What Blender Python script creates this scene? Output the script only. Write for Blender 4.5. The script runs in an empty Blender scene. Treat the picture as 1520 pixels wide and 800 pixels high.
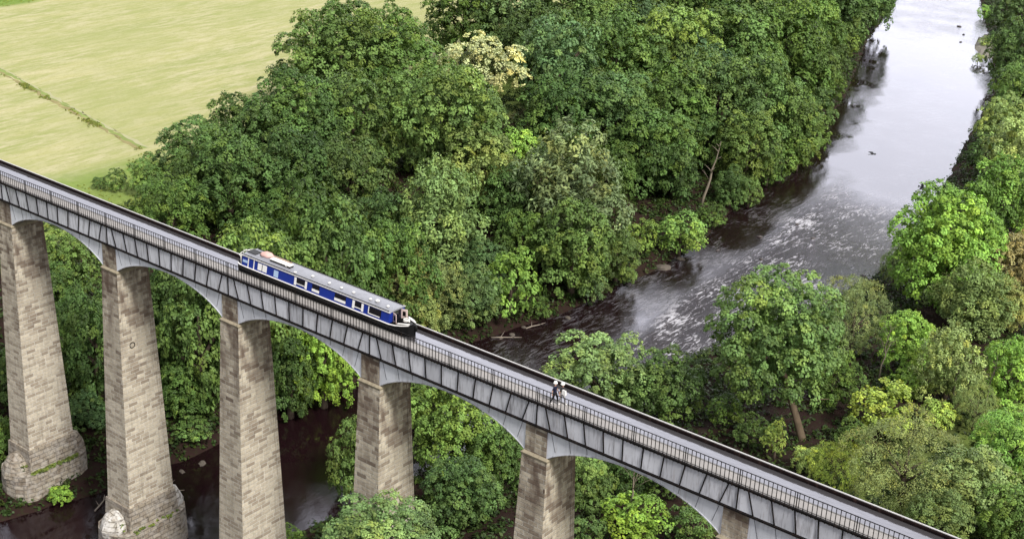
SUN_E, SKY_S, EXPO = 1.5, .023, 1.72
import bpy, math, random
import numpy as np
random.seed(7)
rng = np.random.default_rng(11)
sc = bpy.context.scene
COL = sc.collection
PI = math.pi
V = lambda *a: np.array(a, float)

# ------------------------------------------------------------------ camera
CAM = V(115.7844, -70.5429, 46.752)
YAW, PIT, ROL, FOC = -0.6579, 0.3995, 0.0431, 2123.756
CF = V(math.cos(PIT)*math.sin(YAW), math.cos(PIT)*math.cos(YAW), -math.sin(PIT))
_r = np.cross(CF, V(0, 0, 1)); _r /= np.linalg.norm(_r); _u = np.cross(_r, CF)
CR = _r*math.cos(ROL) + _u*math.sin(ROL)
CU = -_r*math.sin(ROL) + _u*math.cos(ROL)
from mathutils import Matrix, Vector
cd = bpy.data.cameras.new('camera'); co = bpy.data.objects.new('camera', cd); COL.objects.link(co)
cd.sensor_width = 36; cd.lens = 36*FOC/1520; cd.clip_end = 8000; cd.clip_start = 1
M = Matrix.Identity(4)
for i in range(3):
    M[i][0], M[i][1], M[i][2], M[i][3] = CR[i], CU[i], -CF[i], CAM[i]
co.matrix_world = M
sc.camera = co

def hit(px, py, z):
    d = CF + CR*(px-760)/FOC + CU*(400-py)/FOC
    return CAM + d*(z-CAM[2])/d[2]
def depth(P): return float((np.asarray(P)-CAM) @ CF)

# ------------------------------------------------------------------ object helpers
def link(name, me, parent=None, mat=None):
    o = bpy.data.objects.new(name, me); COL.objects.link(o)
    if mat is not None and me is not None and not me.materials: me.materials.append(mat)
    if parent is not None: o.parent = parent
    return o
def tag(o, label=None, cat=None, group=None, kind=None):
    if label: o['label'] = label
    if cat: o['category'] = cat
    if group: o['group'] = group
    if kind: o['kind'] = kind
    return o
def thing(name, label, cat, loc=(0, 0, 0), rz=0, group=None):
    o = bpy.data.objects.new(name, None); COL.objects.link(o)
    o.location = loc; o.rotation_euler = (0, 0, rz); o.empty_display_size = .3
    return tag(o, label, cat, group)
def np_mesh(name, verts, faces, uv=None, attr=None, mat=None):
    """faces: (n,4) or (n,3) int array, uniform size"""
    verts = np.asarray(verts, np.float32); faces = np.asarray(faces, np.int32)
    n, k = faces.shape
    me = bpy.data.meshes.new(name)
    me.vertices.add(len(verts)); me.vertices.foreach_set('co', verts.ravel())
    me.loops.add(n*k); me.loops.foreach_set('vertex_index', faces.ravel())
    me.polygons.add(n)
    me.polygons.foreach_set('loop_start', np.arange(0, n*k, k, dtype=np.int32))
    me.polygons.foreach_set('loop_total', np.full(n, k, np.int32))
    if attr:
        for nm, (dom, arr) in attr.items():
            a = me.attributes.new(nm, 'FLOAT', dom); a.data.foreach_set('value', np.asarray(arr, np.float32))
    if mat is not None: me.materials.append(mat)
    me.update(calc_edges=True)
    return me

class MB:
    """collects shapes, builds one mesh; every face carries uv in metres"""
    def __init__(s): s.v = []; s.f = []; s.uv = []; s.mi = []; s.sm = []
    def face(s, pts, uv=None, mi=0, smooth=False):
        b = len(s.v); s.v += [tuple(map(float, p)) for p in pts]
        s.f.append(list(range(b, b+len(pts)))); s.mi.append(mi); s.sm.append(smooth)
        if uv is None:
            P = np.array(pts, float); n = np.cross(P[1]-P[0], P[2]-P[0])
            a = np.abs(n)
            if a[2] >= a[0] and a[2] >= a[1]: uv = [(p[0], p[1]) for p in P]
            elif a[0] >= a[1]: uv = [(p[1], p[2]) for p in P]
            else: uv = [(p[0], p[2]) for p in P]
        s.uv += list(uv)
    def hexa(s, B, T, mi=0, caps=True):
        """B, T : matching loops (ccw seen from above)"""
        n = len(B)
        for i in range(n):
            j = (i+1) % n
            s.face([B[i], B[j], T[j], T[i]], mi=mi)
        if caps:
            s.face(list(T), mi=mi); s.face(list(B)[::-1], mi=mi)
    def box(s, x0, x1, y0, y1, z0, z1, mi=0):
        s.hexa([(x0, y0, z0), (x1, y0, z0), (x1, y1, z0), (x0, y1, z0)], [(x0, y0, z1), (x1, y0, z1), (x1, y1, z1), (x0, y1, z1)], mi)
    def tube(s, pts, rad, n=6, mi=0, caps=True, smooth=True):
        pts = [np.array(p, float) for p in pts]
        if not hasattr(rad, '__len__'): rad = [rad]*len(pts)
        rings = []
        for i, p in enumerate(pts):
            d = pts[min(i+1, len(pts)-1)] - pts[max(i-1, 0)]; d /= (np.linalg.norm(d)+1e-9)
            a = np.cross(d, (0, 0, 1)) if abs(d[2]) < .9 else np.cross(d, (1, 0, 0))
            a /= np.linalg.norm(a); b = np.cross(d, a)
            rings.append([p + rad[i]*(a*math.cos(t) + b*math.sin(t)) for t in [2*PI*k/n for k in range(n)]])
        for i in range(len(rings)-1):
            for k in range(n):
                j = (k+1) % n
                s.face([rings[i][j], rings[i][k], rings[i+1][k], rings[i+1][j]], mi=mi, smooth=smooth)
        if caps: s.face(rings[0], mi=mi); s.face(rings[-1][::-1], mi=mi)
    def lathe(s, prof, c=(0, 0, 0), n=12, mi=0, smooth=True, sy=1):
        for (r0, z0), (r1, z1) in zip(prof[:-1], prof[1:]):
            for k in range(n):
                a, b = 2*PI*k/n, 2*PI*(k+1)/n
                q = lambda r, t, z: (c[0]+r*math.cos(t), c[1]+sy*r*math.sin(t), c[2]+z)
                if r0 < 1e-6: s.face([q(0, 0, z0), q(r1, b, z1), q(r1, a, z1)][::-1], mi=mi, smooth=smooth)
                elif r1 < 1e-6: s.face([q(r0, a, z0), q(r0, b, z0), q(0, 0, z1)], mi=mi, smooth=smooth)
                else: s.face([q(r0, a, z0), q(r0, b, z0), q(r1, b, z1), q(r1, a, z1)], mi=mi, smooth=smooth)
    def extrude_xz(s, poly, y0, y1, mi=0):
        """polygon list of (x,z), extruded between y0 and y1"""
        A = [(x, y0, z) for x, z in poly]; B = [(x, y1, z) for x, z in poly]
        n = len(poly)
        s.face(A, mi=mi); s.face(B[::-1], mi=mi)
        for i in range(n):
            j = (i+1) % n
            s.face([A[j], A[i], B[i], B[j]], mi=mi)
    def mesh(s, name, mats):
        me = bpy.data.meshes.new(name)
        me.from_pydata(s.v, [], s.f)
        u = me.uv_layers.new(name='uv'); u.data.foreach_set('uv', np.array(s.uv, np.float32).ravel())
        if not isinstance(mats, (list, tuple)): mats = [mats]
        for m in mats: me.materials.append(m)
        me.polygons.foreach_set('material_index', s.mi); me.polygons.foreach_set('use_smooth', s.sm)
        import bmesh
        bm = bmesh.new(); bm.from_mesh(me); bmesh.ops.remove_doubles(bm, verts=bm.verts, dist=1e-4)
        bmesh.ops.recalc_face_normals(bm, faces=bm.faces); bm.to_mesh(me); bm.free()
        me.update(); return me
    def build(s, name, mats, parent=None):
        return link(name, s.mesh(name, mats), parent)

# ------------------------------------------------------------------ materials
def new_mat(name):
    m = bpy.data.materials.new(name); m.use_nodes = True
    nt = m.node_tree; nt.nodes.clear()
    out = nt.nodes.new('ShaderNodeOutputMaterial')
    return m, nt, out
class NT:
    def __init__(s, nt): s.nt = nt
    def n(s, t, **kw):
        nd = s.nt.nodes.new('ShaderNode'+t)
        ins = kw.pop('i', {})
        for k, v in kw.items(): setattr(nd, k, v)
        for k, v in ins.items():
            if hasattr(v, 'is_linked') or isinstance(v, bpy.types.NodeSocket): s.nt.links.new(v, nd.inputs[k])
            else: nd.inputs[k].default_value = v
        return nd
    def mix(s, fac, a, b, bt='MIX'):
        nd = s.nt.nodes.new('ShaderNodeMix'); nd.data_type = 'RGBA'; nd.blend_type = bt
        for idx, v in ((0, fac), (6, a), (7, b)):
            if isinstance(v, bpy.types.NodeSocket): s.nt.links.new(v, nd.inputs[idx])
            else: nd.inputs[idx].default_value = v if idx == 0 else (tuple(v)+(1,))[:4]
        return nd.outputs[2]
    def math(s, op, a, b=0.0, clamp=False):
        nd = s.nt.nodes.new('ShaderNodeMath'); nd.operation = op; nd.use_clamp = clamp
        for idx, v in ((0, a), (1, b)):
            if isinstance(v, bpy.types.NodeSocket): s.nt.links.new(v, nd.inputs[idx])
            else: nd.inputs[idx].default_value = v
        return nd.outputs[0]
    def ramp(s, fac, lo, hi):
        nd = s.nt.nodes.new('ShaderNodeMapRange'); nd.clamp = True
        s.nt.links.new(fac, nd.inputs[0]); nd.inputs[1].default_value = lo; nd.inputs[2].default_value = hi
        return nd.outputs[0]
    def noise(s, vec, scale, detail=4, rough=.55, dist=0):
        nd = s.n('TexNoise', i={'Scale': scale, 'Detail': detail, 'Roughness': rough, 'Distortion': dist})
        if vec is not None: s.nt.links.new(vec, nd.inputs['Vector'])
        return nd.outputs['Fac']
    def mapping(s, vec, scale=(1, 1, 1), rot=(0, 0, 0), loc=(0, 0, 0)):
        nd = s.n('Mapping'); s.nt.links.new(vec, nd.inputs['Vector'])
        nd.inputs['Scale'].default_value = scale; nd.inputs['Rotation'].default_value = rot; nd.inputs['Location'].default_value = loc
        return nd.outputs[0]
    def coord(s, which='Object'): return s.n('TexCoord').outputs[which]
    def attr(s, name): return s.n('Attribute', attribute_name=name).outputs['Fac']
    def bump(s, h, strength=.5, dist=.05):
        nd = s.n('Bump'); s.nt.links.new(h, nd.inputs['Height'])
        if isinstance(strength, bpy.types.NodeSocket): s.nt.links.new(strength, nd.inputs['Strength'])
        else: nd.inputs['Strength'].default_value = strength
        nd.inputs['Distance'].default_value = dist
        return nd.outputs[0]
    def pbr(s, col, rough=.8, spec=.3, normal=None, metal=0):
        nd = s.n('BsdfPrincipled')
        for k, v in (('Base Color', col), ('Roughness', rough)):
            if isinstance(v, bpy.types.NodeSocket): s.nt.links.new(v, nd.inputs[k])
            else: nd.inputs[k].default_value = (tuple(v)+(1,)) if k == 'Base Color' else v
        nd.inputs['Specular IOR Level'].default_value = spec; nd.inputs['Metallic'].default_value = metal
        if normal is not None: s.nt.links.new(normal, nd.inputs['Normal'])
        return nd.outputs[0]

def simple(name, col, rough=.6, spec=.4, var=.18, scale=2.0, dirt=None, bump=0.0):
    m, nt, out = new_mat(name); N = NT(nt)
    c = N.coord('Object')
    f = N.noise(c, scale, 5, .6)
    lo = tuple(x*(1-var) for x in col); hi = tuple(min(1, x*(1+var)) for x in col)
    cc = N.mix(f, lo, hi)
    if dirt:
        d = N.ramp(N.noise(N.mapping(c, (1, 1, .25)), scale*2.1, 5, .65), .52, .75)
        cc = N.mix(N.math('MULTIPLY', d, .6), cc, dirt)
    nrm = N.bump(N.noise(c, scale*8, 3), bump, .02) if bump else None
    nt.links.new(N.pbr(cc, rough, spec, nrm), out.inputs[0])
    return m

def stone_mat(name, bw, bh, c1, c2, mortar, stain=True, pale=0.0):
    m, nt, out = new_mat(name); N = NT(nt)
    uv = N.coord('UV')
    ob = N.coord('Object')
    wob = N.n('TexNoise', i={'Scale': .9, 'Detail': 2}); nt.links.new(uv, wob.inputs['Vector'])
    vec = N.n('VectorMath', operation='MULTIPLY_ADD'); nt.links.new(wob.outputs['Color'], vec.inputs[0]); vec.inputs[1].default_value = (.05, .05, 0); nt.links.new(uv, vec.inputs[2])
    br = N.n('TexBrick', i={'Scale': 1.0, 'Mortar Size': .040, 'Mortar Smooth': .3, 'Bias': .0, 'Brick Width': bw, 'Row Height': bh,
                            'Color1': c1+(1,), 'Color2': c2+(1,), 'Mortar': mortar+(1,)}, offset=.5, offset_frequency=2, squash=.8, squash_frequency=3)
    nt.links.new(vec.outputs[0], br.inputs['Vector'])
    # second brick lookup with other sizes for irregular per-stone tone
    br2 = N.n('TexBrick', i={'Scale': 1.0, 'Mortar Size': .0, 'Brick Width': bw, 'Row Height': bh, 'Color1': (0, 0, 0, 1), 'Color2': (1, 1, 1, 1), 'Mortar': (0, 0, 0, 1), 'Bias': -.25},
              offset=.5, offset_frequency=2, squash=.8, squash_frequency=3)
    nt.links.new(vec.outputs[0], br2.inputs['Vector'])
    f1 = N.noise(uv, .35, 4, .6); f2 = N.noise(uv, 3.5, 5, .65)
    col = N.mix(N.ramp(f1, .35, .7), br.outputs['Color'], N.mix(.5, br.outputs['Color'], (.42, .38, .30)))
    col = N.mix(N.math('MULTIPLY', N.ramp(f2, .45, .75), .4), col, (.17, .135, .105))
    # dark single stones, and damp staining below the springing
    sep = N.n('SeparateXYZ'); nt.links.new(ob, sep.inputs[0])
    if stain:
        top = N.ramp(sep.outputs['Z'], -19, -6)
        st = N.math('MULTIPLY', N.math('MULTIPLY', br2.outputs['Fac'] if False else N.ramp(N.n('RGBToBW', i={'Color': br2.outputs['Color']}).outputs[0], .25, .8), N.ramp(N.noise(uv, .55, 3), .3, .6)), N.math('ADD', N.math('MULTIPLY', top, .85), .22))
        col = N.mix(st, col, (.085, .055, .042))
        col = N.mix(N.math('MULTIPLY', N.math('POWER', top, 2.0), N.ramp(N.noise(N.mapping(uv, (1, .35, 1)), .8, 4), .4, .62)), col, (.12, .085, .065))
    sk = N.ramp(N.noise(N.mapping(uv, (1.6, .10, 1)), 1.0, 5, .65), .50, .72)
    col = N.mix(N.math('MULTIPLY', sk, .42), col, (.13, .105, .085))
    li = N.ramp(N.noise(uv, .8, 5, .7), .60, .70)
    col = N.mix(N.math('MULTIPLY', li, .30), col, (.24, .25, .13))
    if pale:
        col = N.mix(N.math('MULTIPLY', N.ramp(N.noise(uv, 1.3, 4, .6), .42, .6), pale), col, (.62, .60, .57))
        col = N.mix(N.math('MULTIPLY', N.ramp(N.noise(uv, 1.9, 4, .6), .55, .7), .9), col, (.07, .055, .04))
    h = N.math('ADD', N.math('MULTIPLY', br.outputs['Fac'], -1.0), N.math('MULTIPLY', f2, .6))
    nt.links.new(N.pbr(col, .92, .15, N.bump(h, 1.0, .07)), out.inputs[0])
    return m

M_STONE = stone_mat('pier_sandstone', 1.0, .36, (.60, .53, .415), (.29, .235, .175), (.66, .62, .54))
M_BASE = stone_mat('pier_base_stone', .95, .45, (.27, .225, .17), (.14, .105, .08), (.07, .055, .045), stain=False, pale=.25)
M_NOSE = stone_mat('whitened_stone', .9, .45, (.50, .48, .44), (.36, .33, .30), (.12, .10, .08), stain=False, pale=.95)
M_CAP = simple('shoulder_stone', (.29, .25, .18), .9, .15, .35, 1.6, (.10, .08, .05), .3)

def iron_mat(name, col, streak=(.16, .15, .16), amt=.45, rough=.45):
    m, nt, out = new_mat(name); N = NT(nt)
    ob = N.coord('Object')
    a = N.noise(ob, .45, 4, .6); b = N.noise(N.mapping(ob, (3.2, 3.2, .35)), 1.3, 5, .65); c = N.noise(ob, 5, 4, .7)
    cc = N.mix(N.ramp(a, .3, .75), tuple(x*.82 for x in col), tuple(min(1, x*1.1) for x in col))
    cc = N.mix(N.math('MULTIPLY', N.ramp(b, .50, .70), amt), cc, streak)
    cc = N.mix(N.math('MULTIPLY', N.ramp(c, .63, .72), .35), cc, (.17, .12, .09))
    rnd = N.n('ObjectInfo').outputs['Random']; tone = N.math('ADD', .80, N.math('MULTIPLY', rnd, .32))
    cb = N.n('CombineColor', i={'Red': tone, 'Green': tone, 'Blue': N.math('ADD', tone, .01)})
    cc = N.mix(1.0, cc, cb.outputs[0], 'MULTIPLY')
    ru = N.ramp(N.noise(N.mapping(ob, (2.2, 2.2, .22), loc=(7, 3, 1)), 1.0, 6, .7), .57, .74)
    cc = N.mix(N.math('MULTIPLY', ru, .5), cc, (.20, .13, .085))
    nt.links.new(N.pbr(cc, rough, .4, N.bump(c, .15, .02)), out.inputs[0])
    return m
M_PLATE = iron_mat('grey_painted_iron', (.60, .61, .655), amt=.8)
M_RIB = iron_mat('pale_painted_iron', (.68, .70, .75), (.30, .29, .31), .35)
M_BLACK = simple('black_iron', (.008, .007, .007), .75, .12, .4, 3, (.06, .035, .025))
M_RUST = simple('dark_rusted_iron', (.014, .008, .008), .8, .12, .5, 1.5, (.09, .05, .04))
M_RIM = simple('bright_worn_rim', (.42, .41, .40), .5, .4, .25, 2, (.25, .2, .18))
M_PATH = simple('towpath_gravel', (.27, .255, .245), .9, .2, .25, 1.2, (.36, .33, .30), .3)
M_BARK = simple('bark', (.085, .065, .048), .9, .15, .4, 2.5, (.03, .025, .02), .4)
M_PALEBARK = simple('pale_bark', (.22, .185, .14), .85, .2, .35, 2.5, (.12, .1, .08), .3)

def leaf_mat(name, transl=.14, rough=.55, spec=.2):
    m, nt, out = new_mat(name); N = NT(nt)
    oi = N.n('ObjectInfo')
    t = N.attr('tint'); w = N.attr('warm')
    base = oi.outputs['Color']
    c = N.mix(1.0, base, (1, 1, 1), 'MULTIPLY')
    cmb = N.n('CombineColor', i={'Red': t, 'Green': t, 'Blue': t})
    c = N.mix(1.0, c, cmb.outputs[0], 'MULTIPLY')
    c = N.mix(w, c, N.mix(1.0, c, (1.45, 1.12, .7), 'MULTIPLY'))
    p = N.pbr(c, rough, spec)
    tr = N.n('BsdfTranslucent'); nt.links.new(N.mix(1.0, c, (1.25, 1.3, .55), 'MULTIPLY'), tr.inputs['Color'])
    mx = N.n('MixShader'); mx.inputs[0].default_value = transl
    nt.links.new(p, mx.inputs[1]); nt.links.new(tr.outputs[0], mx.inputs[2]); nt.links.new(mx.outputs[0], out.inputs[0])
    return m
M_LEAF = leaf_mat('foliage')

# ------------------------------------------------------------------ river, terrain
WZ = -34.0
LB = np.array([(-150, 560), (-80, 400), (-43.8, 303.5), (-27, 250), (-8, 200), (3, 160.6), (7.5, 133.6), (12.4, 112.6), (14.2, 97.4), (13.7, 83.4), (13.2, 72.5), (10.5, 60), (7.5, 45), (5.9, 31.5), (6.4, 14.7), (4.8, 3.9), (2.2, -5.5), (-6, -30), (-25, -80), (-60, -160)], float)
RB = np.array([(-110, 560), (-45, 400), (-27.3, 322.4), (0, 262), (13.3, 228.4), (21.2, 195.8), (30.4, 161.2), (36.3, 131.9), (39.2, 116.2), (38, 98), (34.0, 77.5), (30.8, 59.2), (28, 40), (26, 17.4), (25.3, 8), (22, -8), (14, -34), (-4, -84), (-36, -160)], float)
def pl_dist(P, L):
    d = np.full(len(P), 1e9)
    for a, b in zip(L[:-1], L[1:]):
        ab = b-a; t = np.clip(((P-a) @ ab)/(ab @ ab), 0, 1)
        d = np.minimum(d, np.linalg.norm(P-(a+t[:, None]*ab), axis=1))
    return d
def inside(P, poly):
    r = np.zeros(len(P), bool); x, y = P[:, 0], P[:, 1]; n = len(poly)
    for i in range(n):
        (x0, y0), (x1, y1) = poly[i], poly[(i+1) % n]
        if y0 == y1: continue
        c = ((y0 > y) != (y1 > y)) & (x < (x1-x0)*(y-y0)/(y1-y0)+x0)
        r ^= c
    return r
RIV = np.vstack([LB, RB[::-1]])
sstep = lambda d, a, b: (lambda t: t*t*(3-2*t))(np.clip((d-a)/(b-a), 0, 1))
def ground_info(P):
    P = np.atleast_2d(np.asarray(P, float))
    dl, dr = pl_dist(P, LB), pl_dist(P, RB); ins = inside(P, RIV)
    left = dl < dr; d = np.minimum(dl, dr)
    wav = .35*np.sin(P[:, 0]*.21+1)*np.sin(P[:, 1]*.17) + .2*np.sin(P[:, 0]*.55+P[:, 1]*.43)
    zl = WZ + 1.3*sstep(d, -.3, 2.5) + 7.5*sstep(d, 2, 48) + wav*sstep(d, 0, 6)*(1-sstep(d, 45, 60))
    zr = WZ + 1.1*sstep(d, -.3, 2.5) + 3.0*sstep(d, 2, 34) + wav*sstep(d, 0, 6)
    z = np.where(left, zl, zr)
    z = np.where(ins, WZ - .25 - 1.4*sstep(d, 0, 5), z)
    return z, d, left, ins
def gz(x, y): return float(ground_info([(x, y)])[0][0])

def spaced(lo, hi, step, out):
    a = list(np.arange(lo, hi+step, step)); s = step
    l = [a[0]]; r = [a[-1]]
    while l[-1] > -out: s *= 1.35; l.append(l[-1]-s)
    s = step
    while r[-1] < out: s *= 1.35; r.append(r[-1]+s)
    return np.array(l[::-1][:-1] + a + r[1:])
gx = spaced(-180, 130, 2.0, 3500); gy = spaced(-70, 400, 2.0, 3500)
X, Y = np.meshgrid(gx, gy); P = np.stack([X.ravel(), Y.ravel()], 1)
Z, D, LEFT, INS = ground_info(P)
nx, ny = len(gx), len(gy)
ii = (np.arange(ny-1)[:, None]*nx + np.arange(nx-1)[None, :]).ravel()
quads = np.stack([ii, ii+1, ii+nx+1, ii+nx], 1)
fieldm = np.where(~INS, np.where(LEFT, sstep(D, 40, 46), sstep(D, 30, 42)*(P[:, 1] > 12)), 0)

def ground_material():
    m, nt, out = new_mat('ground_soil_and_hayfield'); N = NT(nt)
    ob = N.coord('Object'); f = N.attr('field')
    # woodland floor: reddish leaf mould, moss
    a = N.noise(ob, .5, 5, .65); b = N.noise(ob, 2.2, 4, .6)
    soil = N.mix(a, (.014, .007, .007), (.034, .019, .015))
    soil = N.mix(N.math('MULTIPLY', N.ramp(b, .5, .66), .5), soil, (.022, .034, .010))
    # mown hay: pale straw streaks on yellow green, swaths run along y
    s1 = N.noise(N.mapping(ob, (1, .10, 1)), .22, 5, .65, .6); s2 = N.noise(N.mapping(ob, (1, .22, 1), rot=(0, 0, .10)), .9, 5, .7)
    s3 = N.noise(ob, .035, 3, .5); s4 = N.noise(N.mapping(ob, (1, .5, 1)), 3.0, 6, .8)
    hay = N.mix(N.ramp(s1, .35, .65), (.25, .275, .095), (.36, .345, .16))
    hay = N.mix(N.math('MULTIPLY', N.ramp(s2, .42, .66), .75), hay, (.46, .41, .27))
    hay = N.mix(N.math('MULTIPLY', N.ramp(s3, .42, .62), .55), hay, (.28, .295, .115))
    hay = N.mix(N.math('MULTIPLY', N.ramp(s4, .50, .75), .75), hay, (.19, .20, .065))
    sep = N.n('SeparateXYZ'); nt.links.new(ob, sep.inputs[0])
    wob = N.math('MULTIPLY', N.math('SUBTRACT', N.noise(ob, .15, 4), .5), 9)
    # uncut green verge next to the trees and beyond the far field edge
    v = N.math('SUBTRACT', 1.0, N.ramp(N.math('ADD', N.attr('bank'), wob), 62, 69))
    far = N.math('SUBTRACT', 1.0, N.ramp(N.math('ADD', sep.outputs['X'], N.math('MULTIPLY', wob, .3)), -159, -156.5))
    grass = N.mix(N.noise(ob, 1.1, 5, .7), (.07, .13, .022), (.22, .30, .06))
    hay = N.mix(N.math('MAXIMUM', N.math('MULTIPLY', v, .85), far), hay, grass)
    col = N.mix(f, soil, hay)
    nt.links.new(N.pbr(col, .95, .1, N.bump(s4, .5, .08)), out.inputs[0])
    return m
M_GROUND = ground_material()
g_me = np_mesh('ground', np.stack([P[:, 0], P[:, 1], Z], 1), quads, attr={'field': ('POINT', fieldm), 'bank': ('POINT', D)}, mat=M_GROUND)
for p_ in g_me.polygons: p_.use_smooth = True
tag(link('ground', g_me), kind='structure')

def water_mat(name, deep, ior, river=True):
    m, nt, out = new_mat(name); N = NT(nt)
    ob = N.coord('Object')
    base = N.n('BsdfDiffuse'); 
    gl = N.n('BsdfGlossy'); gl.inputs['Roughness'].default_value = .04 if river else .07
    gl.inputs['Color'].default_value = (.93, .93, 1.0, 1)
    fr = N.n('Fresnel'); fr.inputs['IOR'].default_value = ior
    if river:
        rap = N.attr('rapid')
        w1 = N.noise(N.mapping(ob, (1, .38, 1), rot=(0, 0, .25)), 1.3, 6, .72, .8); w2 = N.noise(ob, 4.5, 4, .7)
        h = N.math('ADD', w1, N.math('MULTIPLY', w2, .45))
        slow = N.noise(ob, .12, 2)
        st = N.math('ADD', N.math('MULTIPLY', rap, .42), N.math('MULTIPLY', N.ramp(slow, .35, .65), .06))
        nrm = N.bump(h, st, .9)
        fo = N.noise(N.mapping(ob, (1.2, .30, 1), rot=(0, 0, .28)), 1.5, 8, .74, 1.1)
        patch = N.ramp(N.noise(ob, .16, 3, .6), .40, .62)
        foam = N.math('MULTIPLY', N.ramp(N.math('ADD', N.math('ADD', fo, N.math('MULTIPLY', N.math('SUBTRACT', patch, .45), .10)), N.math('MULTIPLY', N.attr('foam'), .07)), .585, .685), N.math('MINIMUM', N.math('MULTIPLY', rap, 1.6), 1.0))
        base_c = N.mix(foam, deep, (.46, .45, .48))
        nt.links.new(base_c, base.inputs['Color'])
    else:
        base.inputs['Color'].default_value = deep+(1,)
        nrm = N.bump(N.noise(N.mapping(ob, (.5, 1, 1)), 1.6, 4, .6), .05, .3)
    nt.links.new(nrm, gl.inputs['Normal']); nt.links.new(nrm, fr.inputs['Normal']); nt.links.new(nrm, base.inputs['Normal'])
    mx = N.n('MixShader')
    fac = fr.outputs[0]
    if river: fac = N.math('MULTIPLY', fac, N.math('SUBTRACT', 1.0, N.math('MULTIPLY', foam, .85)))
    nt.links.new(fac, mx.inputs[0]); nt.links.new(base.outputs[0], mx.inputs[1]); nt.links.new(gl.outputs[0], mx.inputs[2])
    nt.links.new(mx.outputs[0], out.inputs[0])
    return m
M_RIVER = water_mat('river_water', (.010, .004, .005), 1.5, True)
M_CANAL = water_mat('canal_water', (.055, .052, .056), 1.85, False)

wx = np.arange(-160, 60.1, 1.5); wy = np.arange(-160, 560.1, 1.5)
X, Y = np.meshgrid(wx, wy); P = np.stack([X.ravel(), Y.ravel()], 1)
nx = len(wx)
ii = (np.arange(len(wy)-1)[:, None]*nx + np.arange(nx-1)[None, :]).ravel()
wq = np.stack([ii, ii+1, ii+nx+1, ii+nx], 1)
cen = P[wq].mean(1)
keep = inside(cen, RIV) | (np.minimum(pl_dist(cen, LB), pl_dist(cen, RB)) < 2.5)
wq = wq[keep]; used = np.unique(wq); remap = np.full(len(P), -1); remap[used] = np.arange(len(used))
P = P[used]; wq = remap[wq]
dl = pl_dist(P, LB); dr = pl_dist(P, RB)
u = dl/(dl+dr+1e-6)
# broken water: a tongue of rapids between the calm pool upstream and the dark pool at the left bank
rap = sstep(P[:, 1], 52, 82)*(1-sstep(P[:, 1], 122, 160))*np.clip(.04 + 1.2*sstep(u, .26 + .26*(1-sstep(P[:, 1], 70, 98)), .50 + .26*(1-sstep(P[:, 1], 70, 98))), 0, 1)
rap = np.maximum(rap, .22*sstep(P[:, 1], 250, 285)*(1-sstep(P[:, 1], 330, 360)))
rap = np.maximum(rap, .10*sstep(P[:, 1], 40, 60)*(1-sstep(P[:, 1], 120, 170)))
foam = .55 + .6*np.exp(-((P[:, 1]-96-.35*(P[:, 0]-20))/9)**2) + .8*np.exp(-((P[:, 1]-80)/7)**2)*(u < .75) + .5*np.exp(-((u-.42)/.12)**2) + .7*np.exp(-((P[:, 1]-128)/6)**2)*(u < .5)
w_me = np_mesh('river', np.stack([P[:, 0], P[:, 1], np.full(len(P), WZ)], 1), wq, attr={'rapid': ('POINT', rap), 'foam': ('POINT', foam)}, mat=M_RIVER)
tag(link('river', w_me), kind='structure')
# ------------------------------------------------------------------ aqueduct
S = 16.0; HB = 1.80; W = 3.65; RAIL = 1.135
aq = thing('aqueduct', 'long iron canal aqueduct on tall tapering stone piers crossing the river valley', 'aqueduct')
PIERS = list(range(-1, 8)); X0, X1 = -16.0, 112.0
SH = -4.15; SW = 2.22; UW = 1.87; YP0, YP1 = -.07, 3.30; BX, BY = .0222, .0378; ZB = -28.0

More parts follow.
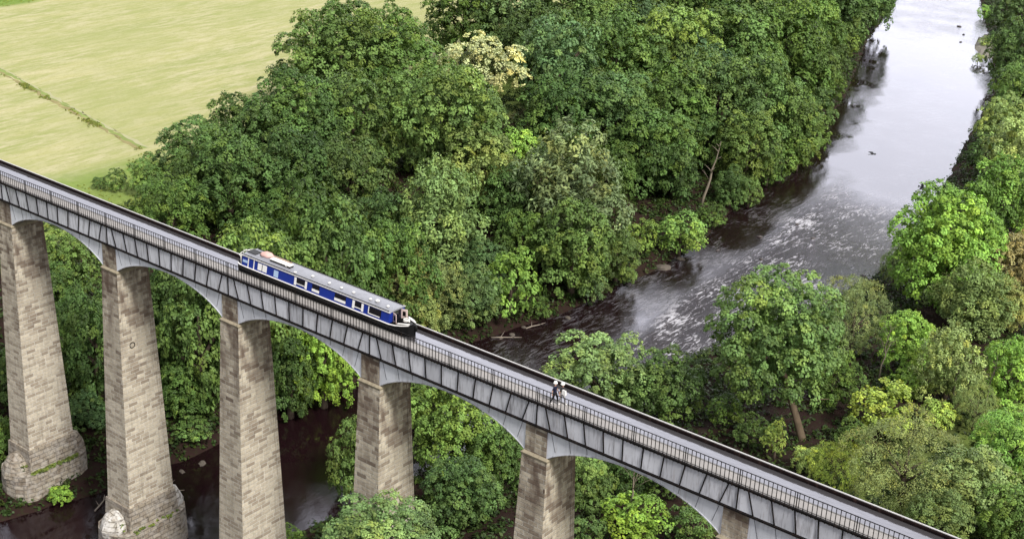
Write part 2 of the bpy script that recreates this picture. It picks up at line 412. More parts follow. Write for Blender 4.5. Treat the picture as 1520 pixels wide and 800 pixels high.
def nose_plan(hx, y0, y1, r, n=6):
    """plan of a pier base with rounded cutwaters, ccw"""
    pts = []
    for k in range(n+1):
        t = PI + PI*k/n; pts.append((hx*math.cos(t), y0 + r*math.sin(t)))
    for k in range(n+1):
        t = PI*k/n; pts.append((hx*math.cos(t), y1 + r*math.sin(t)))
    return pts
def pier(i):
    x = S*i
    H = SH-.30-ZB
    def lp(h, z, e=0): return [(x-SW/2-BX*h-e, YP0-BY*h-e, z), (x+SW/2+BX*h+e, YP0-BY*h-e, z), (x+SW/2+BX*h+e, YP1+BY*h+e, z), (x-SW/2-BX*h-e, YP1+BY*h+e, z)]
    b = MB()
    n = 6
    for k in range(n):     # battered shaft
        h0, h1 = H*k/n, H*(k+1)/n
        b.hexa(lp(h1, SH-.30-h1), lp(h0, SH-.30-h0), caps=(k == 0))
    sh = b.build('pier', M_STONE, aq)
    q = MB(); q.hexa([(a, c, SH-.30) for a, c, _ in lp(0, 0, .03)], [(a, c, SH-.14) for a, c, _ in lp(0, 0, .07)])
    q.hexa([(a, c, SH-.14) for a, c, _ in lp(0, 0, .07)], [(a, c, SH+.02) for a, c, _ in lp(0, 0, -.10)])
    q.build('shoulder_ledge', M_CAP, sh)
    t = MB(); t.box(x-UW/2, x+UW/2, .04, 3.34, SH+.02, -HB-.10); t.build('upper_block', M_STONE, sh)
    # raised quoins along the far corner of each flank
    for s in (1, -1):
        e = MB()
        for k in range(2):
            h0, h1 = H*k/2, H*(k+1)/2
            def st(h, z):
                xa = x + s*(SW/2+BX*h-.05); xb = x + s*(SW/2+BX*h+.035); ya = YP1+BY*h-.40; yb = YP1+BY*h+.02
                pts = [(xa, ya, z), (xb, ya, z), (xb, yb, z), (xa, yb, z)]
                return pts if s > 0 else pts[::-1]
            e.hexa(st(h1, SH-.30-h1), st(h0, SH-.30-h0))
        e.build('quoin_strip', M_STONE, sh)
    # stepped base with rounded cutwaters
    hx = SW/2+BX*H; y0 = YP0-BY*H; y1 = YP1+BY*H
    c = MB()
    rc = lambda e: [(-hx-e, y0-e), (hx+e, y0-e), (hx+e, y1+e), (-hx-e, y1+e)]
    c.hexa([(x+a, d, ZB-2.5) for a, d in rc(.30)], [(x+a, d, ZB) for a, d in rc(.16)])
    base = c.build('base_upper_tier', M_BASE, sh)
    c = MB(); lo = nose_plan(hx+.95, y0-.1, y1+.1, 2.1); up = nose_plan(hx+.72, y0-.1, y1+.1, 1.8)
    c.hexa([(x+a, d, ZB-8.5) for a, d in lo], [(x+a, d, ZB-2.5) for a, d in up])
    c.build('base_lower_tier', M_BASE, sh)
    for (yy, sg) in ((y0-.45, -1), (y1+.45, 1)):      # rough whitened cap over each cutwater
        c = MB(); rr = np.random.default_rng(i*5+sg+50)
        prof = [(1.62, -2.9), (1.62, -2.3), (1.45, -1.7), (1.1, -1.15), (.6, -.8), (0, -.7)]
        nn = 12; rings = []
        for (r0, z0) in prof[:-1]:
            rings.append([(x + r0*.92*math.cos(a_)*rr.uniform(.93, 1.07), yy + sg*.0 + r0*1.0*math.sin(a_)*rr.uniform(.93, 1.07), ZB+z0+rr.uniform(-.1, .1)) for a_ in [2*PI*k/nn for k in range(nn)]])
        for r0, r1 in zip(rings[:-1], rings[1:]):
            for k in range(nn): c.face([r0[k], r0[(k+1) % nn], r1[(k+1) % nn], r1[k]])
        for k in range(nn): c.face([rings[-1][k], rings[-1][(k+1) % nn], (x, yy, ZB-.7)])
        c.build('cutwater_cap', M_NOSE if i == 1 else M_BASE, sh)
    return sh
pier_objs = {i: pier(i) for i in PIERS}
c = MB()   # rusty ring low on the flank of the second pier
zr = -11.6; hxr = 16+SW/2+BX*(SH-.3-zr)+.05
c.tube([(hxr, .9+.27*math.cos(a), zr+.27*math.sin(a)) for a in np.linspace(0, 2*PI, 13)], .035, 5, caps=False)
c.build('iron_ring', M_BLACK, pier_objs[1])

M_SEAM = simple('grey_iron_seam', (.10, .10, .11), .6, .2, .3, 2)
M_KERB = simple('worn_kerb_iron', (.13, .125, .12), .7, .2, .3, 2)
# arch ribs and trough plates, span by span
AMP = 2.28
def arch_z(t):     # t 0..1 between the pier faces; crown close under the trough
    u = 2*t-1
    q = .80; f = (1-math.sqrt(1-(q*u)**2))/(1-math.sqrt(1-q*q))
    return -HB-.36 - (-HB-.36-SH-.02)*f
def span(i):
    xa, xb = S*i+UW/2+.003, S*(i+1)-UW/2-.003
    N = 28
    def rib(y0, y1):
        b = MB()
        xs = [xa+(xb-xa)*k/N for k in range(N+1)]
        zs = [arch_z(k/N) for k in range(N+1)]
        for k in range(N):
            b.hexa([(xs[k], y0, zs[k]), (xs[k+1], y0, zs[k+1]), (xs[k+1], y1, zs[k+1]), (xs[k], y1, zs[k])],
                   [(xs[k], y0, -HB-.06), (xs[k+1], y0, -HB-.06), (xs[k+1], y1, -HB-.06), (xs[k], y1, -HB-.06)], caps=True)
        # lower flange of the rib
        return b
    r0 = rib(.10, .20).build('arch_rib', M_RIB, aq)
    fl = MB()
    for k in range(N):
        x_0, x_1 = xa+(xb-xa)*k/N, xa+(xb-xa)*(k+1)/N
        z_0, z_1 = arch_z(k/N), arch_z((k+1)/N)
        fl.hexa([(x_0, .06, z_0-.07), (x_1, .06, z_1-.07), (x_1, .24, z_1-.07), (x_0, .24, z_0-.07)], [(x_0, .06, z_0-.003), (x_1, .06, z_1-.003), (x_1, .24, z_1-.003), (x_0, .24, z_0-.003)])
    fl.build('rib_flange', M_PLATE, r0)
    for yy in (1.15, 2.25, 3.20): rib(yy, yy+.10).build('arch_rib', M_PLATE, aq)
    # joints of the plates: fan out towards the crown like the stones of a flat arch
    tops = [.70+1.6222*k for k in range(10)]; lean = [-(k-4.5)*.115 for k in range(10)]
    top = [0.0]+tops+[S]; bot = [0.0]+[t+l for t, l in zip(tops, lean)]+[S]
    x0 = S*i
    side = MB(); side.box(x0+.001, x0+S-.001, .04, .10, -HB, -.14)
    sp = side.build('trough_side', M_PLATE, aq)
    for k in range(11):
        b = MB(); g = .02
        b.hexa([(x0+bot[k]+g, .012, -HB+.02), (x0+bot[k+1]-g, .012, -HB+.02), (x0+bot[k+1]-g, .045, -HB+.02), (x0+bot[k]+g, .045, -HB+.02)],
               [(x0+top[k]+g, .012, -.15), (x0+top[k+1]-g, .012, -.15), (x0+top[k+1]-g, .045, -.15), (x0+top[k]+g, .045, -.15)])
        b.build('trough_plate', M_PLATE, sp)
    for k in range(11):
        b = MB(); g = .036
        b.hexa([(x0+bot[k]-g, -.055, -HB+.01), (x0+bot[k]+g, -.055, -HB+.01), (x0+bot[k]+g, .03, -HB+.01), (x0+bot[k]-g, .03, -HB+.01)],
               [(x0+top[k]-g, -.055, -.145), (x0+top[k]+g, -.055, -.145), (x0+top[k]+g, .03, -.145), (x0+top[k]-g, .03, -.145)])
        b.build('joint_flange', M_BLACK, sp)
    # fine joints of the spandrel web under the trough
    for k in list(range(1, 5))+list(range(7, 11)):
        xt, dx = x0+bot[k], lean[k-1]*1.25
        for f in np.linspace(1, .1, 10):      # stop at the arch
            zb = -HB-.06-2.2*f; xq = xt+dx*f
            t = (xq-xa)/(xb-xa)
            if 0 < t < 1 and zb > arch_z(t)+.02: break
        else: continue
        if f < .2: continue
        b = MB(); g = .016
        b.hexa([(xq-g, .085, zb), (xq+g, .085, zb), (xq+g, .12, zb), (xq-g, .12, zb)], [(xt-g, .085, -HB-.07), (xt+g, .085, -HB-.07), (xt+g, .12, -HB-.07), (xt-g, .12, -HB-.07)])
        b.build('web_joint', M_SEAM, r0)
for i in PIERS[:-1]: span(i)

b = MB(); b.box(X0, X1, -.13, 3.72, -HB-.12, -HB-.002); b.build('bottom_flange', M_BLACK, aq)
b = MB(); b.box(X0, X1, .10, 3.56, -HB+.002, -HB+.1); b.build('trough_floor', M_RUST, aq)
b = MB(); b.box(X0, X1, 3.56, 3.64, -HB+.001, -.05); b.build('trough_wall', M_RUST, aq)
b = MB(); b.box(X0, X1, 3.56, 3.67, -.05, .0); b.build('trough_rim', M_RIM, aq)
b = MB(); b.box(X0, X1, 3.49, 3.53, -.16, -.08); b.build('rubbing_strake', M_RUST, aq)
b = MB(); b.box(X0, X1, -.10, .05, -.17, -.01); b.build('deck_edge_beam', M_BLACK, aq)
b = MB(); b.box(X0, X1, 1.16, 1.27, -.9, -.06); b.build('path_edge_kerb', M_KERB, aq)
b = MB(); b.box(X0, X1, .05, 1.16, -.22, -.085)
tag(b.build('towpath', M_PATH), kind='structure')
b = MB(); b.face([(X0, 1.27, -.34), (X1, 1.27, -.34), (X1, 3.56, -.34), (X0, 3.56, -.34)])
tag(b.build('canal_water', M_CANAL), kind='structure')

# railing: one panel of balusters every four metres, between stouter posts
rl = MB(); rl.box(X0, X1, -.045, -.002, RAIL-.045, RAIL); rl.build('top_rail', M_BLACK, aq)
for k in range(int((X1-X0)/4)):
    xs = X0+4*k
    b = MB()
    for j in range(13):
        xx = xs+4/13*(j+.5)
        b.box(xx-.022, xx+.022, -.04, -.008, -.20, RAIL-.043)
        b.box(xx-.035, xx+.035, -.118, -.101, -.20, -.01)
    b.box(xs+.03, xs+3.97, -.034, -.014, .10, .13)
    pn = b.build('railing_panel', M_BLACK, aq)
    b = MB(); b.box(xs-.026, xs+.026, -.05, .0, -.25, RAIL+.005); b.build('railing_post', M_BLACK, pn)

# ------------------------------------------------------------------ narrowboat
M_BLUE = simple('blue_gloss_paint', (.009, .028, .25), .28, .5, .15, .8)
M_HULL = simple('black_hull_paint', (.005, .005, .005), .5, .2, .3, 1.5)
M_ROOF = simple('grey_roof_paint', (.24, .245, .275), .55, .4, .12, .8, (.13, .13, .15))
M_CREAM = simple('cream_white_paint', (.78, .76, .73), .4, .4, .06, 2)
M_GLASS = simple('dark_window_glass', (.012, .012, .016), .08, .6, .2, 2)
M_BLIND = simple('white_blind', (.80, .79, .78), .7, .2, .05, 3)
M_PINK = simple('faded_pink_cloth', (.62, .40, .36), .9, .1, .25, 5, None, .4)
M_DOORP = simple('pinkish_white_paint', (.66, .52, .48), .5, .4, .1, 3)
M_PALEBLUE = simple('pale_blue_panel', (.38, .52, .72), .4, .4, .1, 3)
M_WOOD = simple('worn_plank', (.30, .22, .15), .8, .2, .3, 3)
M_ROPE = simple('white_rope', (.72, .70, .66), .9, .1, .1, 20, None, .5)
YC = 2.42; HW = 1.05
boat = thing('narrowboat', 'long narrow blue canal boat with grey roof crossing the aqueduct', 'boat', (39.7, YC, -.42))
B = lambda mb, name, mat, parent=boat: (lambda o: (setattr(o, 'matrix_parent_inverse', Matrix.Identity(4)), o)[1])(mb.build(name, mat, parent))
# all boat coordinates: x along boat from its middle (world x - 40), y across, z above the water
def st(x): return x-40
GW = .46+.42   # gunwale height above the water
# hull: stations along x
stn = [(31.6, .60), (31.75, .85), (32.1, 1.0), (33, HW), (48.9, HW), (49.45, .93), (49.95, .72), (50.4, .42), (50.72, .06)]
hull = MB()
for (xa, wa), (xb, wb) in zip(stn[:-1], stn[1:]):
    ra = .14*max(0, (xa-49.2)/1.5)**1.2; rb = .14*max(0, (xb-49.2)/1.5)**1.2
    for s in (1, -1):
        f = [(st(xa), s*wa*.94, -.55), (st(xb), s*wb*.94, -.55), (st(xb), s*wb, GW+rb), (st(xa), s*wa, GW+ra)]
        hull.face(f if s < 0 else f[::-1])
    hull.face([(st(xa), -wa, GW+ra-.05), (st(xb), -wb, GW+rb-.05), (st(xb), wb, GW+rb-.05), (st(xa), wa, GW+ra-.05)])
hull.face([(st(31.6), -.55, -.5), (st(31.6), .55, -.5), (st(31.6), .60, GW), (st(31.6), -.60, GW)])
hull_o = B(hull, 'hull', M_HULL)
for s in (1, -1):
    g = MB()
    for (xa, wa), (xb, wb) in zip(stn[1:-2], stn[2:-1]):
        ra = .14*max(0, (xa-49.2)/1.5)**1.2; rb = .14*max(0, (xb-49.2)/1.5)**1.2
        A = [(st(xa), s*(wa+.025), GW+ra-.02), (st(xb), s*(wb+.025), GW+rb-.02), (st(xb), s*(wb-.09), GW+rb-.02), (st(xa), s*(wa-.09), GW+ra-.02)]
        T = [(a, b_, z+.04) for a, b_, z in A]
        if s > 0: A, T = A[::-1], T[::-1]
        g.hexa(A, T)
    o = B(g, 'gunwale', M_CREAM, hull_o)
CX0, CX1 = 32.35, 48.85; ZR = 1.31+.42; BW, TW = .95, .80
cab = MB()
prof = [(-BW, GW), (BW, GW), (TW, ZR), (-TW, ZR)]
A = [(st(CX0), y, z) for y, z in prof]; Bq = [(st(CX1), y, z) for y, z in prof]
for k in range(4):
    j = (k+1) % 4; cab.face([A[k], A[j], Bq[j], Bq[k]])
cab.face(A); cab.face(Bq)
cab_o = B(cab, 'cabin', M_BLUE)
rf = MB(); nS = 8
def rp(k): 
    y = -TW-.05 + (2*TW+.10)*k/nS; return y, ZR+.035+.10*(1-(y/TW)**2)
for k in range(nS):
    (ya, za), (yb, zb) = rp(k), rp(k+1)
    rf.hexa([(st(CX0-.05), ya, ZR), (st(CX1+.08), ya, ZR), (st(CX1+.08), yb, ZR), (st(CX0-.05), yb, ZR)], [(st(CX0-.05), ya, za), (st(CX1+.08), ya, za), (st(CX1+.08), yb, zb), (st(CX0-.05), yb, zb)])
roof_o = B(rf, 'roof', M_ROOF)
for s in (1, -1):
    h = MB(); h.box(st(CX0+.1), st(CX1-.1), s*(TW+.0)-.022, s*(TW+.0)+.022, ZR+.075, ZR+.115); B(h, 'handrail', M_BLACK if s > 0 else M_BLACK, roof_o)
    h = MB(); h.box(st(CX0-.05), st(CX1+.08), s*(TW+.055)-.012, s*(TW+.055)+.012, ZR-.03, ZR+.045); B(h, 'roof_edge_strip', M_CREAM, roof_o)
def wallpt(z): return -(BW+(TW-BW)*(z-GW)/(ZR-GW))
def panel(mb, xa, xb, za, zb, off, s=-1, th=.02):
    """sloped panel on the cabin side"""
    ya, yb = wallpt(za), wallpt(zb)
    pts = lambda o: [(st(xa), ya-o, za), (st(xb), ya-o, za), (st(xb), yb-o, zb), (st(xa), yb-o, zb)]
    f, bk = pts(off+th), pts(off)
    if s > 0: f = [(a, -b_, c_) for a, b_, c_ in f][::-1]; bk = [(a, -b_, c_) for a, b_, c_ in bk][::-1]
    mb.hexa(bk, f)
def zz(f): return GW+(ZR-GW)*f
wins = [(38.55, 39.95, 'side'), (40.55, 41.35, 'low'), (43.05, 44.25, 'low'), (45.0, 46.15, 'side'), (46.75, 48.0, 'bar')]
for s in (-1, 1):
    for xa, xb, kind in wins:
        w = MB(); panel(w, xa, xb, zz(.22), zz(.86), .002, s); wo = B(w, 'window', M_GLASS, cab_o)
        if kind == 'side':
            for (p0, p1) in ((xa-.02, xa+.22), (xb-.2, xb+.02)):
                c = MB(); panel(c, p0, p1, zz(.14), zz(.86), .024, s, .012); B(c, 'curtain', M_BLIND, cab_o)
            c = MB(); panel(c, xa+.22, xb-.2, zz(.28), zz(.36), .024, s, .012); B(c, 'sill', M_BLIND, cab_o)
        elif kind == 'low':
            c = MB(); panel(c, xa, xb, zz(.2), zz(.44), .024, s, .012); B(c, 'blind', M_BLIND, cab_o)
        else:
            c = MB(); panel(c, xa-.05, xb-.1, zz(.20), zz(.28), .024, s, .012); B(c, 'sill', M_BLIND, cab_o)
            c = MB(); panel(c, xa-.08, xa, zz(.20), zz(.88), .024, s, .012); B(c, 'frame', M_BLIND, cab_o)
    w = MB(); panel(w, 34.25, 35.3, zz(.16), zz(.8), .003, s); B(w, 'side_hatch', M_BLIND, cab_o)
    w = MB(); panel(w, 34.75, 34.81, zz(.16), zz(.8), .024, s, .01); B(w, 'hatch_joint', M_HULL, cab_o)
    w = MB(); panel(w, 36.15, 36.65, zz(.12), zz(.74), .003, s); B(w, 'pale_panel', M_PALEBLUE, cab_o)
    for xa in (33.05, 33.72): 
        w = MB(); panel(w, xa, xa+.10, zz(.03), zz(.95), .003, s, .015); B(w, 'corner_trim', M_CREAM, cab_o)
    w = MB(); panel(w, 32.45, 33.0, zz(.36), zz(.6), .003, s, .015); B(w, 'stern_band', M_PALEBLUE, cab_o)
# front bulkhead: dark doorway, two doors standing open
d = MB(); d.box(st(CX1)-.02, st(CX1)+.015, -.42, .42, GW+.02, ZR-.06); B(d, 'doorway', M_GLASS, cab_o)
for s in (-1, 1):
    d = MB(); y0 = s*.46
    A = [(st(CX1)+.02, y0-.02, GW), (st(CX1)+.50, y0+s*.16-.02, GW), (st(CX1)+.50, y0+s*.16+.02, GW), (st(CX1)+.02, y0+.02, GW)]
    d.hexa(A, [(a, b_, ZR-.08) for a, b_, _ in A]); do = B(d, 'door', M_DOORP)
    d = MB(); A = [(st(CX1)+.14, y0+s*.05-.035, GW+.2), (st(CX1)+.38, y0+s*.13-.035, GW+.2), (st(CX1)+.38, y0+s*.13+.035, GW+.2), (st(CX1)+.14, y0+s*.05+.035, GW+.2)]
    d.hexa(A, [(a, b_, ZR-.25) for a, b_, _ in A]); B(d, 'door_panel', M_HULL, do)
d = MB(); d.box(st(CX1)-.015, st(CX1)+.012, -.93, -.50, GW+.03, ZR-.05); d.box(st(CX1)-.015, st(CX1)+.012, .50, .93, GW+.03, ZR-.05)
# well deck, foredeck, white flash and fender
d = MB(); d.box(st(49.2), st(49.26), -.85, .85, GW, GW+.16); B(d, 'well_coaming', M_HULL)
d = MB(); d.face([(st(49.5), -.66, GW+.05), (st(50.45), -.28, GW+.12), (st(50.45), .28, GW+.12), (st(49.5), .66, GW+.05)]); B(d, 'foredeck', M_HULL)
for s in (-1, 1):
    d = MB(); A = [(st(49.5), s*.64-.06, GW+.08), (st(50.4), s*.30-.06, GW+.16), (st(50.4), s*.30+.06, GW+.16), (st(49.5), s*.64+.06, GW+.08)]
    d.hexa(A, [(a, b_, z+.06) for a, b_, z in A]); B(d, 'bow_flash', M_CREAM)
d = MB(); d.tube([(st(49.8)+.24*math.cos(a)*(1-.03*k/9), .02+.24*math.sin(a)*(1-.03*k/9), GW+.16+.006*k) for k, a in enumerate(np.linspace(0, 4.4*PI, 40))], .045, 5); B(d, 'rope_coil', M_ROPE)
d = MB(); d.lathe([(0, -.3), (.09, -.26), (.12, 0), (.09, .26), (0, .3)], (st(50.8), 0, GW-.1), 8); B(d, 'bow_fender', M_HULL)
# stern: bulkhead, white rail, tiller
d = MB(); d.box(st(CX0)-.02, st(CX0)-.003, -.5, .5, GW+.02, ZR-.02); B(d, 'stern_door', M_GLASS, cab_o)
d = MB(); d.box(st(32.4), st(33.4), -.36, .36, ZR+.14, ZR+.19); B(d, 'slide_hatch', M_HULL, roof_o)
d = MB()
pts = [(st(32.25), -.92, GW), (st(32.25), -.92, GW+.72), (st(31.9), -.80, GW+.75), (st(31.68), -.3, GW+.75), (st(31.68), .3, GW+.75), (st(31.9), .80, GW+.75), (st(32.25), .92, GW+.72), (st(32.25), .92, GW)]
d.tube(pts, .022, 6); d.tube([(st(31.72), -.4, GW), (st(31.69), -.4, GW+.75)], .02, 6); d.tube([(st(31.72), .4, GW), (st(31.69), .4, GW+.75)], .02, 6)
B(d, 'stern_rail', M_CREAM)
d = MB(); d.tube([(st(31.5), 0, GW-.1), (st(31.48), 0, GW+.55), (st(31.58), 0, GW+.78), (st(31.8), 0, GW+.88), (st(32.5), .1, GW+.98)], [.05, .045, .04, .032, .03], 6); B(d, 'tiller', M_CREAM)
# mushroom vents along the roof
for px, py, big in ((425.6, 395.2, 0), (438, 404.4, 0), (464.3, 410.1, 0), (489, 420.3, 0), (507, 427.1, 0), (525, 434.1, 0), (550, 444.1, 0), (560.5, 447.3, 1), (576, 454.7, 0)):
    q = hit(px, py, 1.5); k = 1.5 if big else 1.0
    d = MB(); d.lathe([(0.06*k, 0), (.06*k, .07*k), (.13*k, .075*k), (.12*k, .11*k), (.06*k, .14*k), (0, .15*k)], (q[0]-39.7, q[1]-YC, ZR+.125), 10); B(d, 'roof_vent', M_CREAM, roof_o)
# things lying on the roof and stern
qa = thing('roof_box', 'long low white box lying on the grey boat roof', 'box', (36.0, YC-.15, ZR-.42+.125))
d = MB(); A = [(-1.15, -.22, 0), (1.15, -.22, 0), (1.15, .22, 0), (-1.15, .22, 0)]; d.hexa(A, [(a, b_, .16) for a, b_, _ in A]); d.build('body', M_HULL, qa)
d = MB(); d.hexa([(a*1.02, b_*1.1, .162) for a, b_, _ in A], [(a*1.0, b_*1.0, .21) for a, b_, _ in A]); d.build('lid', M_CREAM, qa)
def lumpy(name, mat, loc, sx, sy, sz, seed, lbl, cat, n=14):
    rr = np.random.default_rng(seed); mb = MB(); rings = []
    for (r0, z0) in ((1.0, 0), (1.05, .25), (.9, .6), (.6, .85), (.25, 1.0)):
        rings.append([(sx*r0*math.cos(a)*rr.uniform(.85, 1.15), sy*r0*math.sin(a)*rr.uniform(.85, 1.15), sz*z0*rr.uniform(.85, 1.15)) for a in [2*PI*k/n for k in range(n)]])
    for a, b_ in zip(rings[:-1], rings[1:]):
        for k in range(n): mb.face([a[k], a[(k+1) % n], b_[(k+1) % n], b_[k]], smooth=True)
    for k in range(n): mb.face([rings[-1][k], rings[-1][(k+1) % n], (0, 0, sz*1.02)], smooth=True)
    mb.face(rings[0][::-1])
    o = mb.build(name, mat); o.location = loc
    return tag(o, lbl, cat)
lumpy('folded_cover', M_PINK, (33.9, YC+.18, ZR-.42+.125), .62, .42, .34, 3, 'crumpled pale pink cover on the boat roof near the stern', 'cover')
pk = thing('boat_plank', 'narrow plank lying along the far side of the boat roof', 'plank', (34.9, YC+.52, ZR-.42+.08))
d = MB(); d.box(-1.5, 1.5, -.13, .13, 0, .05); d.build('board', M_WOOD, pk); 
d = MB(); d.box(-1.35, -1.28, -.14, .14, .05, .065); d.box(1.28, 1.35, -.14, .14, .05, .065); d.build('strap', M_BLACK, pk)
# folding chair on the stern deck
fc = thing('folding_chair', 'white tubular folding chair on the stern deck of the blue boat', 'chair', (31.72, YC+.42, GW-.42-.05), 1.5)
for s in (-1, 1):
    d = MB(); d.tube([(-.25, s*.24, 0), (.22, s*.24, .45)], .02, 5); d.tube([(.25, s*.24, 0), (-.22, s*.24, .45), (-.36, s*.24, .95)], .02, 5); d.build('side_frame', M_CREAM, fc)
d = MB(); d.box(-.22, .24, -.24, .24, .43, .46); d.build('seat', M_BLIND, fc)
d = MB(); A = [(-.27, -.24, .6), (-.24, -.24, .6), (-.24, .24, .6), (-.27, .24, .6)]; d.hexa(A, [(a-.09, b_, .95) for a, b_, _ in A]); d.build('backrest', M_BLIND, fc)
# ------------------------------------------------------------------ people on the towpath
def skin_body(name, pts, edges, rad, parent=None, sub=2):
    me = bpy.data.meshes.new(name); me.from_pydata(pts, edges, [])
    o = bpy.data.objects.new(name, me); COL.objects.link(o)
    md = o.modifiers.new('skin', 'SKIN'); md.use_smooth_shade = True
    sv = me.skin_vertices[0].data
    for i, r in enumerate(rad): sv[i].radius = (r, r) if not isinstance(r, tuple) else r; sv[i].use_root = (i == 0)
    s = o.modifiers.new('sub', 'SUBSURF'); s.levels = sub; s.render_levels = sub
    dg = bpy.context.evaluated_depsgraph_get()
    new = bpy.data.meshes.new_from_object(o.evaluated_get(dg))
    bpy.data.objects.remove(o); bpy.data.meshes.remove(me); new.name = name
    return new
M_SKIN = simple('skin', (.50, .30, .22), .6, .3, .08, 8)
M_NAVY = simple('navy_cloth', (.018, .020, .040), .9, .1, .2, 8)
M_DARKT = simple('charcoal_cloth', (.030, .028, .030), .9, .1, .2, 8)
M_GREYT = simple('grey_cloth', (.28, .27, .27), .9, .1, .2, 8)
M_WHITEC = simple('white_cloth', (.80, .79, .77), .85, .1, .06, 8)
M_HAIR = simple('brown_hair', (.06, .035, .02), .7, .2, .2, 20)
def person(loc, rz, H, top, legs, hat, label, stride=.26, bag=None):
    t = thing('person', label, 'person', loc, rz)
    k = H/1.75
    pts = []; ed = []; rad = []
    def v(p, r, par=None):
        pts.append(tuple(c*k for c in p)); rad.append(r*k if not isinstance(r, tuple) else tuple(q*k for q in r))
        if par is not None: ed.append((par, len(pts)-1))
        return len(pts)-1
    pel = v((0, 0, .95), .135); wa = v((0, 0, 1.10), .125, pel); ch = v((.01, 0, 1.30), .15, wa); nk0 = v((0, 0, 1.44), .085, ch)
    nk = v((.01, 0, 1.51), .052, nk0); hd = v((.025, 0, 1.60), .088, nk); ht = v((.015, 0, 1.69), .082, hd)
    v((.115, 0, 1.595), .018, hd)      # nose
    for s in (1, -1):
        shd = v((0, s*.18, 1.40), .066, ch); el = v((s*.07-.03, s*.25, 1.13), .046, shd); wr = v((s*.14+.03, s*.25, .90), .032, el)
        pm = v((s*.15+.05, s*.25, .83), .034, wr)
        for j, fl in enumerate((.055, .07, .066, .05)):
            a = v((s*.15+.075-.02*j, s*.25, .79), .010, pm); b_ = v((s*.15+.08-.02*j, s*.25-s*.008, .79-fl*.6), .009, a); v((s*.15+.085-.02*j, s*.25-s*.018, .79-fl), .008, b_)
        a = v((s*.15+.085, s*.235, .84), .011, pm); v((s*.15+.105, s*.228, .80), .009, a)
        hp = v((0, s*.09, .90), .105, pel); kn = v((s*stride*.5+.05, s*.095, .50), .068, hp); an = v((s*stride-.03, s*.095, .10 if s > 0 else .13), .046, kn)
        he = v((s*stride-.05, s*.095, .045), .042, an); v((s*stride+.12, s*.10, .035), .036, an)
    me = skin_body('body', pts, ed, rad)
    for m in (M_SKIN, top, legs, M_WHITEC): me.materials.append(m)
    for p in me.polygons:
        c = p.center/k; arm = abs(c.y) > .195
        if c.z < .10: p.material_index = 3
        elif arm and c.z < 1.17: p.material_index = 0
        elif c.z < .96 and not arm: p.material_index = 2
        elif c.z < 1.455: p.material_index = 1
        else: p.material_index = 0
    me.name = 'body'
    link('body', me, t)
    for s in (1, -1):
        e = MB(); e.lathe([(0, -.012), (.012, 0), (0, .012)], (.103*k, s*.034*k, 1.62*k), 6); e.build('eye', M_HAIR, t)
        e = MB(); e.lathe([(0, -.03), (.02, -.01), (.016, .02), (0, .03)], (.012*k, s*.092*k, 1.60*k), 6); e.build('ear', M_SKIN, t)
    h = MB(); h.lathe([(.098, -.03), (.112, .02), (.10, .08), (.06, .115), (0, .125)], (-.005*k, 0, 1.64*k), 12); h.build('hair', M_HAIR, t)
    if hat:
        h = MB(); h.lathe([(.118, -.01), (.155, -.02), (.16, -.005), (.12, .015), (.118, .07), (.10, .12), (.05, .14), (0, .145)], (.005*k, 0, 1.675*k), 14); h.build('hat', M_WHITEC, t)
    return t
pz = -.085
person((64.95, .66, pz), .25, 1.72, M_NAVY, M_DARKT, True, 'person in white hat, navy top and dark trousers walking beside the railing')
person((65.38, .93, pz), .25, 1.68, M_DARKT, M_GREYT, True, 'person in white hat, dark top and grey trousers walking nearest the canal water')

bagt = thing('shoulder_bag', 'white shoulder bag at the side of the person in grey trousers', 'bag', (65.62, .80, pz+.92))
bm_ = MB(); bm_.hexa([(-.17, -.07, 0), (.17, -.07, 0), (.17, .07, 0), (-.17, .07, 0)], [(-.14, -.05, .34), (.14, -.05, .34), (.14, .05, .34), (-.14, .05, .34)]); bm_.build('bag_body', M_WHITEC, bagt)
bm_ = MB(); bm_.tube([(-.12, 0, .33), (-.16, .06, .50), (-.22, .05, .56), (-.2, .1, .45), (.12, 0, .33)], .014, 5); bm_.build('strap', M_NAVY, bagt)
# ------------------------------------------------------------------ birds over the river
M_BIRD = simple('black_feathers', (.012, .011, .013), .6, .3, .2, 10)
def bird(px, py, dist, span_, yaw, roll, label):
    d = CF + CR*(px-760)/FOC + CU*(400-py)/FOC
    loc = CAM + d*dist
    mb = MB()
    mb.tube([(-.26, 0, 0), (-.16, 0, 0), (-.02, 0, .005), (.10, 0, .01), (.17, 0, .02), (.21, 0, .015), (.25, 0, .0)], [.012, .035, .062, .055, .036, .034, .004], 8)
    mb.hexa([(-.40, -.075, -.004), (-.16, -.03, -.004), (-.16, .03, -.004), (-.40, .075, -.004)], [(-.40, -.075, .004), (-.16, -.03, .006), (-.16, .03, .006), (-.40, .075, .004)])
    h = span_/2
    for s in (1, -1):
        # inner wing rises, outer wing sweeps back, fingered tip
        pl = [(.08, .03, .02), (.15, .40*h, .09), (.08, .70*h, .09), (-.10, h, .06), (-.13, .86*h, .06), (-.15, .72*h, .07), (-.14, .4*h, .07), (-.11, .03, .02)]
        pl = [(a, s*b_, c) for a, b_, c in pl]
        if s < 0: pl = pl[::-1]
        mb.hexa([(a, b_, c-.006) for a, b_, c in pl], [(a, b_, c+.006) for a, b_, c in pl])
    o = mb.build('bird', M_BIRD); o.location = loc; o.rotation_euler = (roll, 0, yaw)
    return tag(o, label, 'bird')
bird(1295.5, 229, 105, .84, -.62+PI*.5+.15, 0, 'black bird gliding with spread wings above the bright river')
bird(1369, 278, 122, .6, -.1, 1.0, 'small dark bird banking above the river near the right bank')

